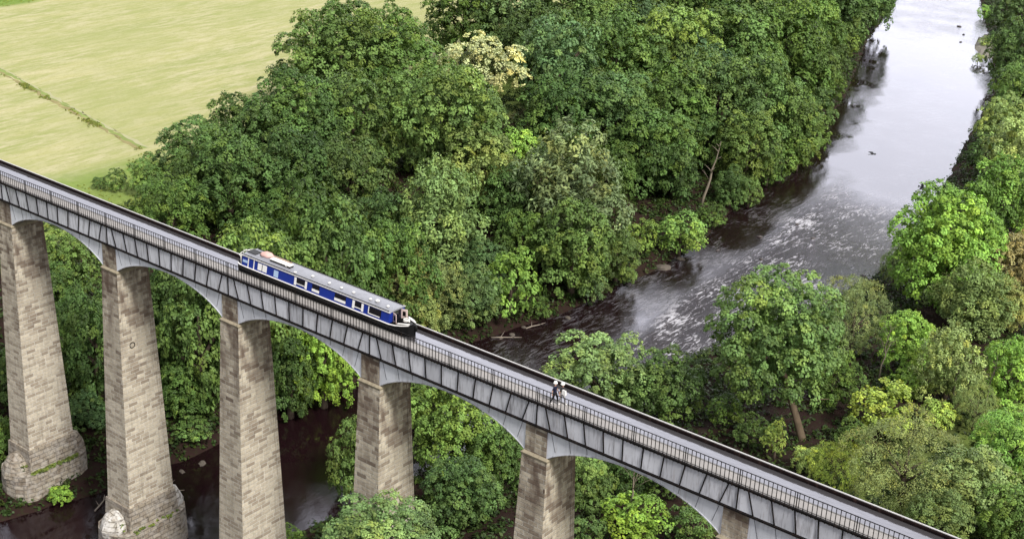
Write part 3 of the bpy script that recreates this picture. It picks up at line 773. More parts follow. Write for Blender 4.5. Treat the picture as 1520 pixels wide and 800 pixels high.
# ------------------------------------------------------------------ trees
def rand_dirs(n, r):
    v = r.normal(size=(n, 3)); return v/np.linalg.norm(v, axis=1)[:, None]
def leaf_cloud(name, seed, nlobe, lobe_r, clump_r, nclump, nleaf, ll, lw, up=.45, zmin=-.75, flat=.6, shape=None, jitter=.34, inner=.25, spike=0.0, spread=(.72, 1.2), gap=1.2, under=.16, core=.42):
    """unit crown (radius about 1) of leaf faces in clumps spread over overlapping lobes"""
    r = np.random.default_rng(seed)
    ld = rand_dirs(nlobe*8, r); ld = ld[ld[:, 2] > zmin]
    ch = [ld[0]]                        # spread lobes evenly (farthest-point)
    while len(ch) < nlobe:
        dd = np.min(np.linalg.norm(ld[:, None]-np.array(ch)[None], axis=2), 1)*r.uniform(.6, 1, len(ld)); ch.append(ld[np.argmax(dd)])
    ld = np.array(ch)
    lr = lobe_r*r.uniform(.6, 1.3, nlobe)
    lc = ld*((1-lr)*r.uniform(*spread, nlobe))[:, None]*[r.uniform(.88, 1.14), r.uniform(.88, 1.14), 1]
    if shape: lc, lr = shape(lc, lr, r)
    lc = np.vstack([lc, [[0, 0, -.05]]]); lr = np.append(lr, core)
    pr = lr**2/np.sum(lr**2)
    P_, Nn, K_ = [], [], []
    tot = 0
    while tot < nclump:
        k = r.choice(len(lr), size=nclump*6, p=pr); d = rand_dirs(nclump*6, r)
        p = lc[k]+d*(lr[k]*r.uniform(.82, 1.04, len(k)))[:, None]
        dm = np.linalg.norm(p[:, None]-lc[None], axis=2)/lr[None]; dm[np.arange(len(k)), k] = 9
        ok = (dm.min(1) > .97) & (p[:, 2] > -.92)
        ok &= (d[:, 2] > -.05) | (r.random(len(k)) < under)
        P_.append(p[ok]); Nn.append(d[ok]); K_.append(k[ok]); tot += ok.sum()
    P_ = np.vstack(P_); Nn = np.vstack(Nn); K_ = np.concatenate(K_)
    sel = []; buf = np.empty((0, 3)); dmin = clump_r*gap        # keep clumps apart so that shade gathers between them
    for i in range(len(P_)):
        if len(buf) and np.min(np.sum((buf-P_[i])**2, 1)) < (dmin*r.uniform(.8, 1.25))**2: continue
        sel.append(i); buf = np.vstack([buf, P_[i]])
        if len(sel) >= nclump: break
    P_, Nn, K_ = P_[sel], Nn[sel], K_[sel]; nclump = len(sel)
    ltint = np.clip(r.normal(1, .16, len(lr)), .68, 1.4); lwarm = np.clip(r.normal(0, .18, len(lr)), -.2, .5)
    ni = int(nclump*inner)
    if ni:
        P_ = np.vstack([P_, rand_dirs(ni, r)*(r.uniform(.25, .6, ni)**.6)[:, None]*[1, 1, .9]]); Nn = np.vstack([Nn, rand_dirs(ni, r)])
    nc = len(P_)
    Nn = Nn + [0, 0, up]; Nn /= np.linalg.norm(Nn, axis=1)[:, None]
    cs = clump_r*r.uniform(.6, 1.35, nc)
    KK = np.append(K_, np.zeros(nc-len(K_), int))
    ctint = np.clip(r.normal(1, .18, nc), .5, 1.7)*ltint[KK]; cwarm = np.clip(r.normal(.15, .2, nc)+lwarm[KK], 0, 1)
    n = nc*nleaf; ci = np.repeat(np.arange(nc), nleaf)
    d = rand_dirs(n, r); nn = Nn[ci]
    dot = np.sum(d*nn, 1); flip = dot < -.15; d[flip] = -d[flip]; dot = np.sum(d*nn, 1)
    off = d*(cs[ci]*r.uniform(.45, 1.0, n))[:, None]
    off -= nn*(dot*(1-flat)*cs[ci]*.8)[:, None]
    if spike: off += nn*(r.uniform(0, 1, n)**2*spike*cs[ci])[:, None]
    pos = P_[ci]+off
    nor = d*.6 + nn*.6 + [0, 0, .35] + r.normal(size=(n, 3))*jitter; nor /= np.linalg.norm(nor, axis=1)[:, None]
    tn = np.cross(nor, r.normal(size=(n, 3))); tn += off/(np.linalg.norm(off, axis=1)[:, None]+1e-6)*.8
    tn -= nor*np.sum(tn*nor, 1)[:, None]; tn /= np.linalg.norm(tn, axis=1)[:, None]
    bt = np.cross(nor, tn)
    L = ll*r.uniform(.65, 1.3, n)[:, None]; Wd = lw*r.uniform(.7, 1.25, n)[:, None]
    v0 = pos-tn*L*.5; v1 = pos+bt*Wd*.5+nor*Wd*.12-tn*L*.05; v2 = pos+tn*L*.5-nor*L*.12; v3 = pos-bt*Wd*.5+nor*Wd*.12-tn*L*.05
    verts = np.stack([v0, v1, v2, v3], 1).reshape(-1, 3)
    faces = np.arange(n*4).reshape(n, 4)
    tint = ctint[ci]*np.clip(r.normal(1, .14, n), .6, 1.5); warm = np.clip(cwarm[ci]+r.normal(0, .1, n), 0, 1)
    return np_mesh(name, verts, faces, attr={'tint': ('FACE', tint), 'warm': ('FACE', warm)}, mat=M_LEAF)
def tall(lc, lr, r):
    lc = lc.copy(); k = np.clip(1.0-.55*np.clip(lc[:, 2], 0, 1), .4, 1); lc[:, 0] *= k; lc[:, 1] *= k; return lc, lr
def flatb(lc, lr, r):
    lc = lc.copy(); lc[:, 2] = np.maximum(lc[:, 2], -.35); return lc, lr
ROUND = [leaf_cloud('crown', 100+i, 30, .285, .130, 520, 42, .062, .047, up=.7) for i in range(6)]
BIG = [leaf_cloud('crown', 150+i, 44, .235, .098, 900, 40, .048, .037, up=.7, spread=(.88, 1.12)) for i in range(2)]
SPIKY = [leaf_cloud('crown', 200+i, 30, .26, .12, 420, 36, .088, .036, up=.8, spike=1.3, shape=tall, jitter=.4) for i in range(3)]
FINE = [leaf_cloud('crown', 300+i, 22, .38, .12, 700, 44, .040, .016, up=.7, jitter=.7, spike=.5, gap=1.0) for i in range(2)]
SHRUB = [leaf_cloud('crown', 400+i, 15, .40, .20, 160, 34, .105, .075, up=.6, shape=flatb, jitter=.45) for i in range(3)]
FLOWER = [leaf_cloud('crown', 500, 26, .28, .12, 300, 34, .055, .042, up=.6, zmin=-.3, jitter=.7, spread=(.7, 1.3))]
SPARSE = [leaf_cloud('crown', 600+i, 14, .28, .11, 150, 20, .10, .05, up=.6, inner=.05, jitter=.5) for i in range(2)]

def trunk_mesh(seed, lean=0.0, limbs=6, r0=.055, rise=(.25, .6)):
    r = np.random.default_rng(seed); mb = MB()
    pts = [V(0, 0, -.05)]
    for k in range(1, 7): pts.append(V(lean*k/6 + r.normal(0, .012), r.normal(0, .012), k/6*.88))
    mb.tube(pts, [r0*1.5, r0*1.05, r0*.92, r0*.75, r0*.55, r0*.35, r0*.15], 8)
    for i in range(limbs):
        h = r.uniform(*rise); a = 2*PI*i/limbs + r.uniform(-.4, .4); L = r.uniform(.28, .42)
        k = h/.88*6; p0 = pts[int(k)]+(pts[min(int(k)+1, 6)]-pts[int(k)])*(k-int(k))
        mb.tube([p0, p0+V(math.cos(a)*L*.4, math.sin(a)*L*.4, L*.35), p0+V(math.cos(a)*L*.9, math.sin(a)*L*.9, L*.75)], [r0*.5, r0*.34, r0*.1], 5)
    return mb.mesh('trunk', M_BARK)
TRUNKS = [trunk_mesh(i) for i in range(3)]
def bare_mesh(name, seed, n=9, r0=.02, spread=.35, mat=None, lean=.1):
    r = np.random.default_rng(seed); mb = MB(); pts = [V(0, 0, -.04)]
    for k in range(1, 8): pts.append(V(lean*k/7+r.normal(0, .015), r.normal(0, .015), k/7))
    mb.tube(pts, [r0*1.3, r0, r0*.9, r0*.75, r0*.6, r0*.45, r0*.3, r0*.12], 6)
    for i in range(n):
        k = r.uniform(2.5, 6.5); p0 = pts[int(k)]+(pts[int(k)+1]-pts[int(k)])*(k-int(k)); a = r.uniform(0, 2*PI); L = spread*r.uniform(.4, 1)*(1.15-k/8)
        q = p0+V(math.cos(a)*L*.5, math.sin(a)*L*.5, L*.5); e = p0+V(math.cos(a)*L, math.sin(a)*L, L*.9)
        mb.tube([p0, q, e], [r0*.35, r0*.22, r0*.06], 4)
        mb.tube([q, q+V(r.normal(0, .12), r.normal(0, .12), .14)*L*2], [r0*.18, r0*.05], 4)
    return mb.mesh(name, mat or M_PALEBARK)

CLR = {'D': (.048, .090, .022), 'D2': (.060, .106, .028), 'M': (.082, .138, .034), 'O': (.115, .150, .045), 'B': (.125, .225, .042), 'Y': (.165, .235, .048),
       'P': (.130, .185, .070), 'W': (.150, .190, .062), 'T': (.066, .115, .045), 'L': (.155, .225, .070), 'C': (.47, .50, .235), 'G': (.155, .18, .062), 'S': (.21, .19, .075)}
KIND = {'R': (ROUND, 'broadleaf_tree', 'tree'), 'K': (BIG, 'broadleaf_tree', 'tree'), 'A': (SPIKY, 'ash_tree', 'tree'), 'F': (FINE, 'willow_tree', 'tree'),
        'H': (SHRUB, 'shrub', 'shrub'), 'X': (FLOWER, 'flowering_tree', 'tree'), 'N': (SPARSE, 'sapling', 'sapling')}
tr_rng = np.random.default_rng(5)
cnt = {}
tree_pos = []
def tree(kind, px, py, R, asp, clr, label, clear=0.0, group=None, trunk=True, zoff=0.0):
    var, name, cat = KIND[kind]
    z = -24.0
    R *= 1.12 if R > 38 else 1.0
    for _ in range(12):
        q = hit(px, py, z); g = max(gz(q[0], q[1]), WZ+.1)
        Rm = R*depth(q)/FOC; z = g + Rm*asp*.90 + clear + zoff
    t = thing(name, label, cat, (float(q[0]), float(q[1]), g+zoff), 0, group)
    tree_pos.append((px, py, q[0], q[1], g, Rm))
    cnt[kind] = cnt.get(kind, -1)+1
    me = var[cnt[kind] % len(var)]
    c = link('crown', me, t); h = z-g-zoff
    c.location = (0, 0, h); c.scale = (Rm*tr_rng.uniform(.82, .95), Rm*tr_rng.uniform(.82, .95), Rm*asp)
    c.rotation_euler = (0, 0, tr_rng.uniform(0, 2*PI))
    if kind == 'X':
        c2 = link('leaves', ROUND[1], t); c2.location = (0, 0, h-.25); c2.scale = (Rm*.66, Rm*.66, Rm*asp*.66); c2.color = (.085, .12, .04, 1)
    k = CLR[clr] if isinstance(clr, str) else clr
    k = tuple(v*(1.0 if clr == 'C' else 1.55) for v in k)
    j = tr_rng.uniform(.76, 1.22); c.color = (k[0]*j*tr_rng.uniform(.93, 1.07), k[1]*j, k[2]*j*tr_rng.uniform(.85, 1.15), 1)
    if trunk:
        tk = link('trunk', TRUNKS[cnt[kind] % 3], t); H = h+Rm*asp*.55; tk.scale = (H*.8, H*.8, H); tk.rotation_euler = (0, 0, tr_rng.uniform(0, 6))
    return t
# ------------------------------------------------------------------ the wood on the left bank, far to near
T = tree
# far rows along the top of the picture
T('R', 515, 62, 56, 1.0, 'D2', 'dark round tree at the top corner of the wood beside the hayfield')
T('R', 585, 62, 52, 1.0, 'M', 'mid green tree at the wood edge, second from the hayfield corner')
T('R', 690, 32, 58, 1.0, 'D', 'dark tree at the top of the wood directly above the cream flowering tree')
T('R', 755, 25, 68, 1.0, 'T', 'bluish green tree at the top edge, just right of the cream flowering tree')
T('R', 835, 20, 72, 1.0, 'D2', 'dark broadleaf tree at the top edge halfway between flowering tree and river')
T('R', 915, 20, 72, 1.0, 'M', 'leafy green tree on the top edge, three crowns right of the flowering tree')
T('R', 1000, 10, 72, 1.0, 'D2', 'dark crown on the top edge left of the paler trees by the river')
T('R', 1085, 5, 74, 1.05, 'T', 'bluish green crown on the top edge, third from the upstream river bend')
T('R', 1170, 0, 74, 1.05, 'M', 'mid green crown on the top edge, second from the upstream river bend')
T('R', 1238, 8, 64, 1.0, 'D2', 'last tree of the left wood overhanging the upstream river bend')
T('R', 1290, 0, 44, 1.0, 'D', 'small dark tree leaning over the water at the top of the river')
# second row
T('K', 505, 95, 88, .95, 'D2', 'broad dark oak rising at the wood corner where hayfield and wood meet')
T('R', 600, 110, 66, 1.0, 'M', 'round green tree left of the cream flowering tree')
T('X', 718, 103, 58, .80, 'C', 'cream white flowering tree in the middle of the dark wood', 7.0)
T('R', 830, 105, 74, 1.0, 'T', 'bluish green tree immediately right of the cream flowering tree')
T('R', 915, 95, 74, 1.0, 'D2', 'dark tree two crowns right of the cream flowering tree')
T('R', 1000, 85, 74, 1.0, 'M', 'full mid green crown in the middle of the upper right wood')
T('R', 1085, 80, 72, 1.05, 'D2', 'dark crown above the trees that overhang the still pool')
T('R', 1165, 75, 70, 1.05, 'M', 'green tree behind the overhanging tree beside the still pool')
T('R', 1205, 110, 46, 1.0, 'D2', 'small dark tree at the pool edge below the upstream bend')
# third row
T('K', 440, 190, 82, .95, 'D', 'very wide dark oak at the hayfield edge in the left of the wood')
T('R', 525, 185, 70, 1.0, 'D2', 'dark tree right of the wide oak and left of the shaded hollow')
T('K', 665, 180, 88, 1.0, 'M', 'large bright topped tree directly below the cream flowering tree')
T('H', 768, 222, 36, .9, 'B', 'fresh bright green small tree right of the large tree under the flowering tree', 3.0)
T('R', 830, 175, 66, 1.0, 'D', 'dark tree above the grey green ash in the middle of the wood')
T('R', 905, 180, 70, 1.0, 'T', 'bluish green tree up and right of the grey green ash')
T('R', 985, 165, 70, 1.0, 'M', 'green tree left above the pale leaning bare trunk')
T('R', 1065, 160, 70, 1.05, 'D2', 'dark tree standing above the pale leaning bare trunk')
T('R', 1135, 160, 62, 1.05, 'M', 'green tree one crown left of the tree overhanging the still pool')
T('R', 1180, 190, 46, 1.05, 'M', 'green tree overhanging the still dark pool edge')
# fourth row
T('R', 222, 262, 36, .9, 'M', 'outermost small tree of the wood above the railing at far left')
T('R', 285, 232, 56, .95, 'D2', 'dark round tree at the hayfield edge near the end of the ditch')
T('R', 350, 195, 54, .95, 'D', 'dark tree between the ditch end tree and the wide oak')
T('R', 340, 275, 74, .95, 'D2', 'dark tree directly above the water behind the boat stern')
T('R', 435, 275, 72, 1.0, 'D', 'shady dark tree above the rear half of the boat')
T('R', 520, 275, 66, 1.0, 'D2', 'green tree left below the shaded hollow in the wood')
T('R', 715, 255, 62, 1.0, 'O', 'olive green tree right of the shaded hollow')
T('A', 845, 285, 88, 1.05, (.135, .185, .085), 'grey green ash with feathery shoots in the middle of the left bank')
T('R', 965, 225, 62, 1.0, 'D2', 'dark leafy tree between the ash and the pale leaning trunk')
T('R', 905, 255, 46, 1.0, 'D', 'small dark tree tucked right behind the feathery ash')
T('R', 1110, 225, 50, 1.05, 'M', 'riverside tree right of the pale leaning trunk')
T('R', 1085, 280, 32, 1.0, 'D2', 'low bushy tree on the river bank below the riverside tree')
# fifth row, nearest the canal
T('R', 255, 320, 58, .95, 'D', 'dark tree just over the trough rim left of the boat')
T('A', 652, 335, 72, 1.15, (.17, .255, .095), 'light green upright tree behind the front half of the boat')
T('R', 575, 345, 60, 1.0, 'D2', 'dull green tree left of the light green upright tree')
T('R', 480, 350, 58, .95, 'D', 'low dark tree right behind the middle of the boat')
T('H', 415, 385, 44, .9, (.095, .165, .04), 'bright green low bush rising behind the boat stern')
T('R', 590, 425, 62, 1.0, 'G', 'yellow olive tree right behind the front of the boat')
T('R', 655, 440, 48, 1.0, 'O', 'olive tree just past the bow of the boat')
T('R', 850, 385, 66, 1.0, 'D2', 'dark tree below the ash beside the water')
T('H', 758, 420, 44, 1.15, 'B', 'vivid green hanging tree on the bank left of the dark pool')
T('R', 715, 400, 40, 1.1, 'T', 'bluish shaded tree between the upright tree and the vivid green hanging tree')
T('R', 915, 385, 40, 1.0, 'M', 'small tree leaning over the dark pool')
T('H', 1010, 350, 42, .75, (.095, .17, .038), 'bright spreading shrub on the bank under the pale leaning trunk')
T('H', 950, 350, 30, .9, 'M', 'shrub left of the bright spreading shrub on the bank')
T('H', 1055, 320, 24, .8, 'M', 'small shrub on the bank between leaning trunk and water')
T('H', 880, 430, 26, .9, 'T', 'bluish shrub dipping into the dark pool')
T('H', 800, 458, 22, .8, 'D2', 'little dark shrub at the lower end of the dark pool')

T('H', 172, 268, 22, .8, 'M', 'low shrub at the railing where wood and hayfield meet')
T('H', 148, 272, 13, .8, 'D2', 'smallest shrub on the hayfield edge just over the trough')
# overhanging fringe along the left waterline, one bush like the next
for k, (px, py, R) in enumerate([(1252, 62, 22), (1240, 95, 24), (1228, 128, 24), (1215, 160, 26), (1205, 200, 26), (1185, 228, 24), (1160, 238, 22), (1140, 252, 22), (1112, 285, 20), (1262, 40, 22)]):
    T('H', px, py, R*1.25, 1.0, 'D2' if k % 2 else 'M', 'bush in the fringe of overhanging leaves along the still pool', group='bushes along the still pool')
# filling crowns behind the front ranks
for px, py, R, c, lb in [(560, 150, 50, 'D', 'dark crown between the corner oak and the tree left of the flowering tree'), (790, 65, 56, 'D2', 'dark crown just above right of the flowering tree'), (875, 60, 56, 'M', 'green crown on the second rank between top edge and bluish tree'),
        (960, 50, 56, 'T', 'bluish crown in the upper wood left of the full mid green crown'), (1045, 40, 56, 'D', 'dark crown high in the wood right of the full mid green crown'), (1125, 40, 56, 'M', 'green crown high in the wood near the bend'), (1205, 50, 50, 'M', 'green crown at the inside of the upstream bend'),
        (870, 140, 50, 'D', 'dark crown between the two bluish trees right of the flowering tree'), (950, 125, 52, 'D2', 'dark crown below the full mid green crown, to its left'), (1035, 120, 54, 'T', 'bluish crown below the full mid green crown, to its right'), (1120, 115, 52, 'D2', 'dark crown above the riverside overhang'),
        (1030, 205, 46, 'D', 'dark crown right behind the pale leaning trunk'), (1000, 255, 40, 'D2', 'dark leafy crown left of the pale leaning trunk'), (760, 300, 52, 'D2', 'dark crown between light upright tree and feathery ash'), (775, 360, 44, 'D', 'dark low crown left of the feathery ash foot'),
        (390, 225, 60, 'D2', 'dark crown below the wide oak'), (470, 230, 56, 'D', 'dark crown below the wide oak, to the right'), (290, 275, 50, 'D2', 'crown in the wood near the railing left of the boat'),
        (540, 385, 46, 'D2', 'dark crown between boat and light upright tree'), (700, 440, 44, 'T', 'bluish crown right of the olive tree past the bow'), (395, 340, 50, 'D', 'dark crown up behind the bright bush at the stern'), (620, 470, 40, 'O', 'olive crown just over the trough at the bow')]:
    T('R', px, py, R, 1.0, c, lb)

# ------------------------------------------------------------------ behind and under the arches
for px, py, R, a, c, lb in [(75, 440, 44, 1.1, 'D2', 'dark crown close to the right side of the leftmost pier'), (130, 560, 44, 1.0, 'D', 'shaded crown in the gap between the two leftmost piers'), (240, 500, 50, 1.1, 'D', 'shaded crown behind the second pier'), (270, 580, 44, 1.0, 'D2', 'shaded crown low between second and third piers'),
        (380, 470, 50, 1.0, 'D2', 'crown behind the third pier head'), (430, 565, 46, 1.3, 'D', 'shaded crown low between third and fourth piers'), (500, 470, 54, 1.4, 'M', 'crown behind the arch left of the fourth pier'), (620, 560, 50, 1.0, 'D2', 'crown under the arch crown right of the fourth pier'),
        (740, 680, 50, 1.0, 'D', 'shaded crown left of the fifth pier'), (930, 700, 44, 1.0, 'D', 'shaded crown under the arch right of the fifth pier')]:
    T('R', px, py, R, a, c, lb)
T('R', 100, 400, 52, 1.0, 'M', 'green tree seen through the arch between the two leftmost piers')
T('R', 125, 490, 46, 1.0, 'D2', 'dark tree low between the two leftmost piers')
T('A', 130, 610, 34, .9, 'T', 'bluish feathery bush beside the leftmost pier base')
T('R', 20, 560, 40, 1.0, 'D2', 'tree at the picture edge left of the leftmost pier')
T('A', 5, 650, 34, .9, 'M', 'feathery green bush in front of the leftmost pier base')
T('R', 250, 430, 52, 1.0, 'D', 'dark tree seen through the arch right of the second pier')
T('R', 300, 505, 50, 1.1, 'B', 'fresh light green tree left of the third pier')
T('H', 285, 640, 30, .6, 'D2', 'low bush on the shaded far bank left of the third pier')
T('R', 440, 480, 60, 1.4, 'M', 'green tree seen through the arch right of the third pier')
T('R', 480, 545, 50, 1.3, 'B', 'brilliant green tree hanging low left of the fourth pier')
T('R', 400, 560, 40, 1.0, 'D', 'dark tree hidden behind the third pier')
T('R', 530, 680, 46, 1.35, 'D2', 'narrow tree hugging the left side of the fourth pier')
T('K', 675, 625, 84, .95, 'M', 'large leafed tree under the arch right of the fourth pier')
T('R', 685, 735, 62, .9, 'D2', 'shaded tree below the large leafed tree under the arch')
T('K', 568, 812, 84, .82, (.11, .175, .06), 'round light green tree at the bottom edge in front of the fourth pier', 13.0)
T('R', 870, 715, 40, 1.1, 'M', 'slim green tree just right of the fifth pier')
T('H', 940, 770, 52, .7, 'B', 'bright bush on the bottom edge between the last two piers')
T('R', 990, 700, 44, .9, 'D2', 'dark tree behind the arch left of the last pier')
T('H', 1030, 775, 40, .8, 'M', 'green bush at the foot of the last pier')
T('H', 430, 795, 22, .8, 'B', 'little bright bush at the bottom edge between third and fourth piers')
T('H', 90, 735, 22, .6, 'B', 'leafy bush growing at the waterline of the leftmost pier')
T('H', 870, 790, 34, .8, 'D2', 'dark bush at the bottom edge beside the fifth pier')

# ------------------------------------------------------------------ right bank, upstream to near
T('R', 1512, 20, 40, 1.0, 'T', 'bluish tree in the top right corner')
T('R', 1500, 80, 42, 1.0, 'D2', 'dark tree on the right bank beside the shingle spit')
T('R', 1515, 140, 44, 1.0, 'M', 'green tree on the right bank just below the shingle spit')
T('R', 1488, 185, 40, 1.0, 'L', 'light green tree leaning out over the right bank of the bright water')
T('R', 1525, 230, 56, 1.0, 'L', 'tree at the right picture edge level with the gliding bird')
T('H', 1462, 225, 26, 1.0, 'D2', 'dark bush at the right waterline level with the gliding bird')
T('R', 1490, 295, 60, 1.0, 'B', 'green tree behind the wide bright tree on the right bank')
T('K', 1405, 370, 88, 1.0, 'B', 'wide bright green tree on the right bank by the rapids')
T('F', 1330, 395, 26, 1.3, 'P', 'grey green willow bush at the water beside the wide bright tree')
T('R', 1505, 400, 50, 1.0, 'S', 'tree with orange tinted top at the right picture edge')
T('A', 1445, 450, 56, .95, 'P', 'pale feathery ash right of the middle on the right bank')
T('R', 1490, 455, 40, .9, 'G', 'yellowish tree under the orange tinted tree')
T('F', 1268, 470, 56, 1.1, 'P', 'soft pale willow behind the great round tree')
T('R', 1345, 510, 46, .95, 'B', 'small round tree right of the great round tree')
T('A', 1410, 545, 52, 1.1, 'L', 'light ash with a pale stem among the right bank shrubs')
T('R', 1505, 555, 54, 1.0, 'B', 'fresh green tree at the right edge above the thicket')
T('K', 1155, 500, 106, .92, (.098, .165, .044), 'great round green tree with a leaning bare trunk beside the canal', 3.4, trunk=False)
T('R', 890, 560, 72, .85, (.115, .175, .058), 'pale green round tree rising behind the trough near the walkers')
T('R', 985, 575, 62, .85, 'M', 'round green tree right of the pale green one near the walkers')
T('R', 1235, 560, 42, 1.0, 'M', 'green tree under the right flank of the great round tree')
T('N', 1152, 655, 26, 1.3, 'Y', 'pale yellow young tree with sparse leaves under the great round tree')
T('H', 1200, 685, 30, .8, 'L', 'light green shrub next to the sparse pale young tree')
T('H', 1310, 605, 46, .85, 'Y', 'bright yellow green shrub right of the leaning bare trunk')
T('H', 1265, 645, 30, .8, 'M', 'green shrub left below the bright yellow green shrub')
T('H', 1392, 620, 30, .85, 'Y', 'golden leaved shrub above the grey green willow mound')
T('F', 1345, 690, 96, .72, 'W', 'large soft grey green willow mound beside the trough')
T('F', 1240, 690, 40, .9, 'Y', 'yellow green willow bush left of the large willow mound')
T('R', 1440, 725, 66, .85, 'L', 'leafy green tree right of the large willow mound')
T('R', 1500, 660, 58, .9, 'B', 'green tree at the right edge above the bottom corner')
T('R', 1395, 770, 54, .8, 'P', 'grey green tree close behind the trough at lower right')
T('R', 1510, 770, 56, .9, 'D2', 'dark green tree in the bottom right corner')
T('F', 1450, 605, 36, 1.2, 'P', 'fine leaved pale willow between golden shrub and right edge')
T('H', 1345, 570, 30, .8, 'B', 'green bush above the bright yellow green shrub')
T('H', 1120, 640, 34, .7, 'D2', 'dark shrub in the shade under the great round tree')
T('H', 1075, 610, 34, .7, 'D', 'shadowed low shrub behind the trough left of the pale young tree')
T('H', 1250, 760, 34, .8, 'M', 'shrub peeping over the trough rim left of the lower right tree')
T('H', 1462, 62, 12, .7, 'L', 'small bush on the shingle spit in the river')
T('H', 1452, 88, 11, .7, 'L', 'grassy bush at the near end of the shingle spit')
T('H', 1462, 18, 14, .8, 'B', 'low bush on the right bank above the shingle spit')

# tall trees right at the left waterline, seen between the second and fourth piers
def tree_at(x, y, Rm, asp, clr, label):
    P = V(x, y, gz(x, y)); P[2] += Rm*asp*.9; d = P-CAM; zc = d @ CF
    T('R', 760+FOC*(d @ CR)/zc, 400-FOC*(d @ CU)/zc, Rm*FOC/zc/1.12, asp, clr, label)
tree_at(1.5, 41, 7.2, 1.5, 'D2', 'tall dark tree on the far bank beyond the fourth pier')
tree_at(1.0, 31, 7.0, 1.5, 'M', 'tall green tree on the far bank between third and fourth piers')
tree_at(.5, 22, 6.2, 1.5, 'D2', 'tall dark tree on the far bank just right of the second pier')
tree_at(-6, 13, 5.5, 1.5, 'D2', 'tall dark tree on the far bank just right of the leftmost pier')
tree_at(-5, 45, 7.5, 1.4, 'D', 'tall shaded tree on the far bank well behind the fourth pier')
tree_at(-5, 34, 6.5, 1.3, 'D2', 'tall dark tree on the far bank behind the third pier')
tree_at(-8, 26, 6.0, 1.3, 'D', 'tall shaded tree on the far bank just behind the second pier')
tree_at(3.5, 51, 6.0, 1.35, 'D', 'tall shaded tree on the far bank beneath the boat')
# bare trunks one can pick out
def bare(px, py, z, H, seed, lean, rz, label, n=9, mat=None, r0=.02, name='bare_tree'):
    q = hit(px, py, z); t = thing(name, label, 'tree', (float(q[0]), float(q[1]), gz(q[0], q[1])), rz)
    o = link('trunk', bare_mesh('trunk', seed, n, r0, mat=mat, lean=lean), t); o.scale = (H, H, H)
    return t
bare(1040, 304, -32.4, 11.0, 1, .22, .7, 'pale bare trunk leaning over the left bank beside the river', 7, r0=.022)
bare(1304, 560, -30, 8.0, 2, .06, .4, 'slender bare sapling between the great round tree and shrubs', 12, r0=.012)
bare(1410, 600, -30, 8.0, 3, .05, 0, 'pale thin stem standing among the right bank ashes', 8, r0=.016)
bare(935, 790, -30, 10.5, 4, .12, 2.2, 'dead branching stem under the arch left of the last pier', 12, r0=.010)
bare(1462, 610, -30, 7.0, 8, .05, 1.0, 'pale bare stem beside the fine leaved pale willow', 9, r0=.013)
# the leaning trunk of the great round tree
q = hit(1196, 652, -30.2); gt = [o for o in bpy.data.objects if o.get('label', '').startswith('great round green')][0]
d = MB(); L0 = V(*q) - V(*gt.location); L0[2] = -.3
up_ = hit(1176, 598, gt.location.z+4.2) - V(*gt.location)
d.tube([L0, L0*.72+up_*.28, up_, up_*.5+V(0, 0, 4.5), V(0, 0, 9)], [.62, .46, .40, .34, .16], 9)
d.tube([up_, up_+V(2.4, .6, 1.1), up_+V(3.8, 1.0, 1.5)], [.13, .09, .03], 5)
d.tube([up_, up_+V(-1.8, 1.5, 2.4)], [.2, .06], 5)
M_TRUNK = simple('warm_brown_bark', (.105, .078, .052), .9, .15, .35, 1.2, (.06, .05, .03), .4)
d.build('trunk', M_TRUNK, gt)

# ------------------------------------------------------------------ ground cover, tufts, stones
def scatter_cloud(name, pts, size, nleaf, ll, lw, seed, mat=M_LEAF, upright=False):
    r = np.random.default_rng(seed); nc = len(pts); n = nc*nleaf; ci = np.repeat(np.arange(nc), nleaf)
    d = rand_dirs(n, r); d[:, 2] = np.abs(d[:, 2])
    cs = size*r.uniform(.5, 1.4, nc)
    pos = pts[ci]+d*(cs[ci]*r.uniform(.3, 1, n))[:, None]*[1, 1, .8]
    nor = d*.5+[0, 0, .7]+r.normal(size=(n, 3))*.5
    if upright: nor = rand_dirs(n, r)*[1, 1, .25]
    nor /= np.linalg.norm(nor, axis=1)[:, None]
    tn = np.cross(nor, r.normal(size=(n, 3)))
    if upright: tn = np.tile([[0, 0, 1.]], (n, 1))+r.normal(size=(n, 3))*.35
    tn -= nor*np.sum(tn*nor, 1)[:, None]; tn /= np.linalg.norm(tn, axis=1)[:, None]; bt = np.cross(nor, tn)
    L = ll*r.uniform(.6, 1.4, n)[:, None]; Wd = lw*r.uniform(.7, 1.3, n)[:, None]
    vs = np.stack([pos-tn*L*.5, pos+bt*Wd*.5, pos+tn*L*.5-nor*L*.1, pos-bt*Wd*.5], 1).reshape(-1, 3)
    ct = np.clip(r.normal(1, .25, nc), .5, 1.6)
    return np_mesh(name, vs, np.arange(n*4).reshape(n, 4), attr={'tint': ('FACE', ct[ci]*r.uniform(.8, 1.2, n)), 'warm': ('FACE', np.clip(r.normal(.25, .3, nc), 0, 1)[ci])}, mat=mat)
r_ = np.random.default_rng(77)
Q = np.stack([r_.uniform(-75, 120, 110000), r_.uniform(-40, 330, 110000)], 1)
zq, dq, lq, iq = ground_info(Q)
lim = np.where(lq, 50, 60)
bare_zone = (np.sin(Q[:, 0]*.23+2)*np.sin(Q[:, 1]*.19)+np.sin(Q[:, 0]*.07)*np.cos(Q[:, 1]*.09)) > .8
keep = ~iq & (dq > .15) & (dq < lim) & (~bare_zone | (dq < 12)) & (r_.random(len(Q)) < np.where(dq < 14, .95, .55))
pts = np.column_stack([Q[keep], zq[keep]])
u_me = scatter_cloud('undergrowth', pts, .85, 12, .46, .28, 3)
o = tag(link('undergrowth', u_me), 'low green undergrowth covering the banks beneath the trees', 'undergrowth', kind='stuff'); o.color = (.030, .056, .014, 1)
